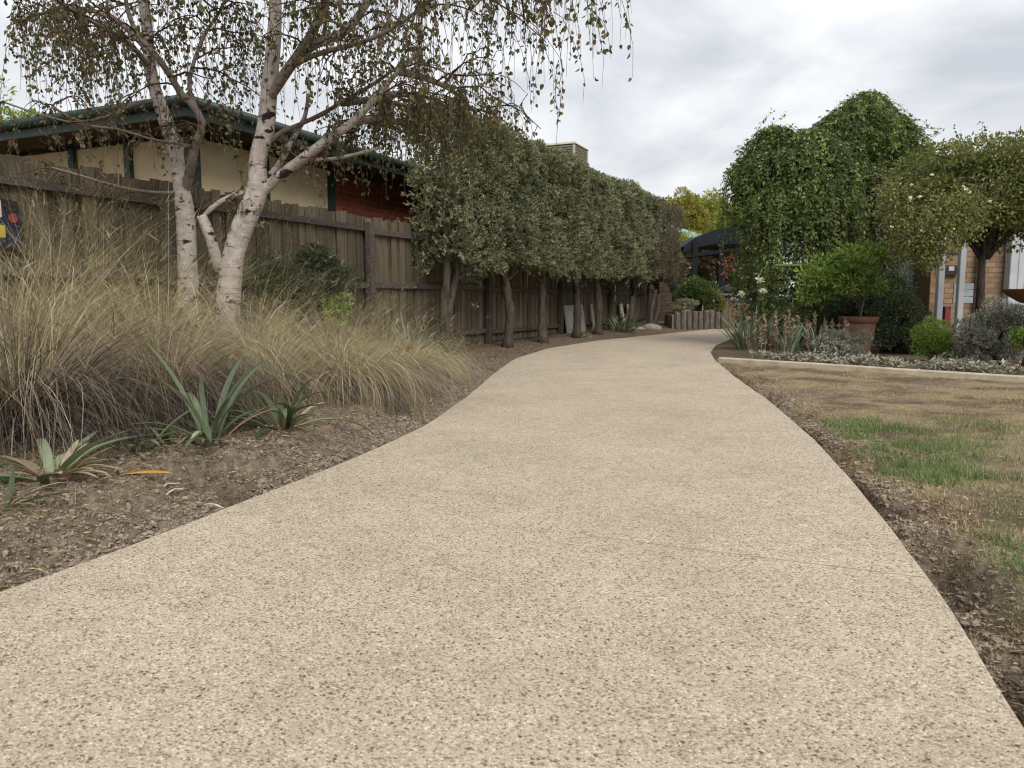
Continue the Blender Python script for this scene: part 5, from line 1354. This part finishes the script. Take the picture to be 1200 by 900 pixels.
for k, (px, py, L_, a_, lab) in enumerate(((198, 583, .09, .9, 'pale curled root fragment beside the orange dead leaf'), (206, 588, .09, 1.1, 'second pale root fragment on dark soil, lower of the pair'), (250, 592, .12, -.5, 'flat grey bark piece at the path edge below the soil pit'))):
    b = gp(px, py); b[2] = float(gz(b[0], b[1])) + .02
    d = np.array((math.cos(a_), math.sin(a_), .1)); m = MB(); q = spline(np.array([-d * L_ / 2, np.array((0, 0, .018)), d * L_ / 2]), 7)
    m.tube(q + np.random.default_rng(k).normal(size=(7, 3)) * .003, np.array([.002, .004, .006, .005, .006, .004, .002]), 5)
    o = m.build('root_fragment', M['white_chip'], None, (0, 0, 0)); o.location = b; o.scale = (1, 1, .7); tag(o, lab, 'root')

# ------------------------------------------------------------------ soil clods, litter, turf
ico_v = np.array([(0, 0, 1), (.894, 0, .447), (.276, .851, .447), (-.724, .526, .447), (-.724, -.526, .447), (.276, -.851, .447), (.724, .526, -.447), (-.276, .851, -.447), (-.894, 0, -.447), (-.276, -.851, -.447), (.724, -.526, -.447), (0, 0, -1)])
ico_f = np.array([(0, 1, 2), (0, 2, 3), (0, 3, 4), (0, 4, 5), (0, 5, 1), (1, 6, 2), (2, 7, 3), (3, 8, 4), (4, 9, 5), (5, 10, 1), (6, 7, 2), (7, 8, 3), (8, 9, 4), (9, 10, 5), (10, 6, 1), (7, 6, 11), (8, 7, 11), (9, 8, 11), (10, 9, 11), (6, 10, 11)])
def clods(name, label, xs, ys, size, seed):
    r = np.random.default_rng(seed); n = len(xs)
    z = gz(xs, ys)
    s = size[:, None] * r.uniform(.55, 1.3, (n, 3)); s[:, 2] *= .75
    V = ico_v[None] * (1 + r.normal(size=(n, 12, 1)) * .22) * s[:, None, :]
    V = V + np.stack([xs, ys, z + s[:, 2] * .3], -1)[:, None, :]
    Fc = (np.arange(n) * 12)[:, None, None] + ico_f[None]
    m = MB(); m.add(V.reshape(-1, 3), Fc.reshape(-1, 3)); tag(m.build(name, M['clod'], smooth_=False), label, 'soil', kind='stuff')
rc = np.random.default_rng(300)
n = 26000; yy = 1.9 + 6.5 * rc.random(n) ** 1.7; off = rc.exponential(.30, n); xx = xl(yy) - .015 - off
kp = (xx + 1.24) ** 2 + (yy - 3.18) ** 2 > .014; xx, yy = xx[kp], yy[kp]; n = len(xx)
clods('soil_crumbs', 'crumbly brown earth along the left path edge', xx, yy, np.clip(rc.lognormal(-5.5, .5, n), .002, .014), 301)
n = 13000; yy = 1.3 + 6.5 * rc.random(n) ** 1.6; off = rc.exponential(.11, n); xx = xr(yy) + .012 + off
clods('soil_crumbs', 'dark crumbly earth in the gap along the lawn side of path', xx, yy, np.clip(rc.lognormal(-5.5, .55, n), .002, .018), 302)
# litter: dry fragments on the soil
lm = MB(); n = 6500
yy = 2.0 + 12 * rc.random(n) ** 1.6; xx = xl(yy) - .03 - rc.exponential(.45, n)
leaves(lm, np.stack([xx, yy, gz(xx, yy) + .008], -1), np.c_[rc.normal(size=(n, 2)), rc.normal(size=n) * .18], rc.uniform(.012, .05, n), rc.uniform(.003, .012, n), r=rc, up=np.array((0, 0, 1.)))
n = 3600; yy = 1.5 + 8 * rc.random(n) ** 1.5; xx = xr(yy) + .02 + rc.exponential(.16, n)
leaves(lm, np.stack([xx, yy, gz(xx, yy) + .008], -1), np.c_[rc.normal(size=(n, 2)), rc.normal(size=n) * .18], rc.uniform(.010, .04, n), rc.uniform(.003, .010, n), r=rc, up=np.array((0, 0, 1.)))
tag(lm.build('dry_litter', M['litter']), 'scattered dry leaf and straw litter on the soil', 'litter', kind='stuff')
# loose straw fallen from the tussocks
ls = MB(); n = 2600; yy = 2.3 + 6.5 * rc.random(n) ** 1.3; xx = xl(yy) - .25 - np.abs(rc.normal(size=n)) * .55
blades(ls, np.stack([xx, yy, gz(xx, yy) + .01], -1), rc.uniform(0, 6.28, n), rc.uniform(1.25, 1.6, n), rc.uniform(-.1, .4, n), rc.uniform(.06, .25, n), np.full(n, .0028), 4, r=rc)
tag(ls.build('fallen_straw', M['straw']), 'fallen dry straw lying around the tussocks', 'straw', kind='stuff')

def turf(name, label, mat, n, seed, mask, hmin, hmax, wd):
    r = np.random.default_rng(seed)
    K_ = n * 14 if 'green' in name else n * 3
    Y_ = 1.25 + 9.2 * r.random(K_) ** 1.55
    x_ = xr(Y_) + .02 + r.random(K_) * (1.0 + Y_ * .62)
    ok = (kerb_side(x_, Y_) < -.07) & (r.random(K_) < mask(x_, Y_))
    x_, Y_ = x_[ok][:n], Y_[ok][:n]; k = len(x_)
    sc_ = .8 + .06 * Y_
    m = MB(); blades(m, np.stack([x_, Y_, gz(x_, Y_) - .004], -1), r.uniform(0, 6.28, k), r.uniform(.1, 1.25, k), r.uniform(.1, .9, k), r.uniform(hmin, hmax, k) * (.55 + 1.3 * smooth(fbm(x_ * 9, Y_ * 9, 3, 17), .3, .75)), np.full(k, wd) * sc_, 2, r=r)
    tag(m.build(name, mat), label, 'grass', kind='stuff')
def gpatch(x, y):
    P = [(2.30, 4.85, .34, .38, 1.0), (2.12, 4.15, .30, .40, 1.0), (2.0, 3.55, .26, .32, .9), (2.5, 4.2, .4, .4, .55), (1.72, 2.25, .22, .28, .9), (1.55, 1.95, .16, .22, .55), (1.95, 2.65, .18, .22, .45), (2.56, 8.05, .10, .22, .9), (2.30, 3.2, .3, .35, .35), (2.9, 4.9, .5, .5, .22)]
    g = 0
    for (a, b, sx, sy, k) in P:
        g = np.maximum(g, k * np.exp(-(((x - a) / sx) ** 2 + ((y - b) / sy) ** 2) ** 1.5))
    return g * (.35 + .65 * smooth(fbm(x * 5, y * 5, 3, 90), .25, .5))
turf('dry_turf', 'short dry straw coloured lawn grass right of the path', M['lawn_dry'], 95000, 310, lambda x, y: smooth(x - xr(y), .03, .2) * (.12 + smooth(fbm(x * 1.8, y * 1.8, 3, 70), .30, .52)) * (1 - .6 * gpatch(x, y)), .008, .026, .0030)
turf('green_turf', 'fresh green grass patches in the dry lawn', M['lawn_green'], 60000, 311, lambda x, y: gpatch(x, y) * smooth(x - xr(y), .10, .22), .014, .044, .0032)
print('tris', sum(len(o.data.polygons) for o in scene.objects if o.type == 'MESH'))
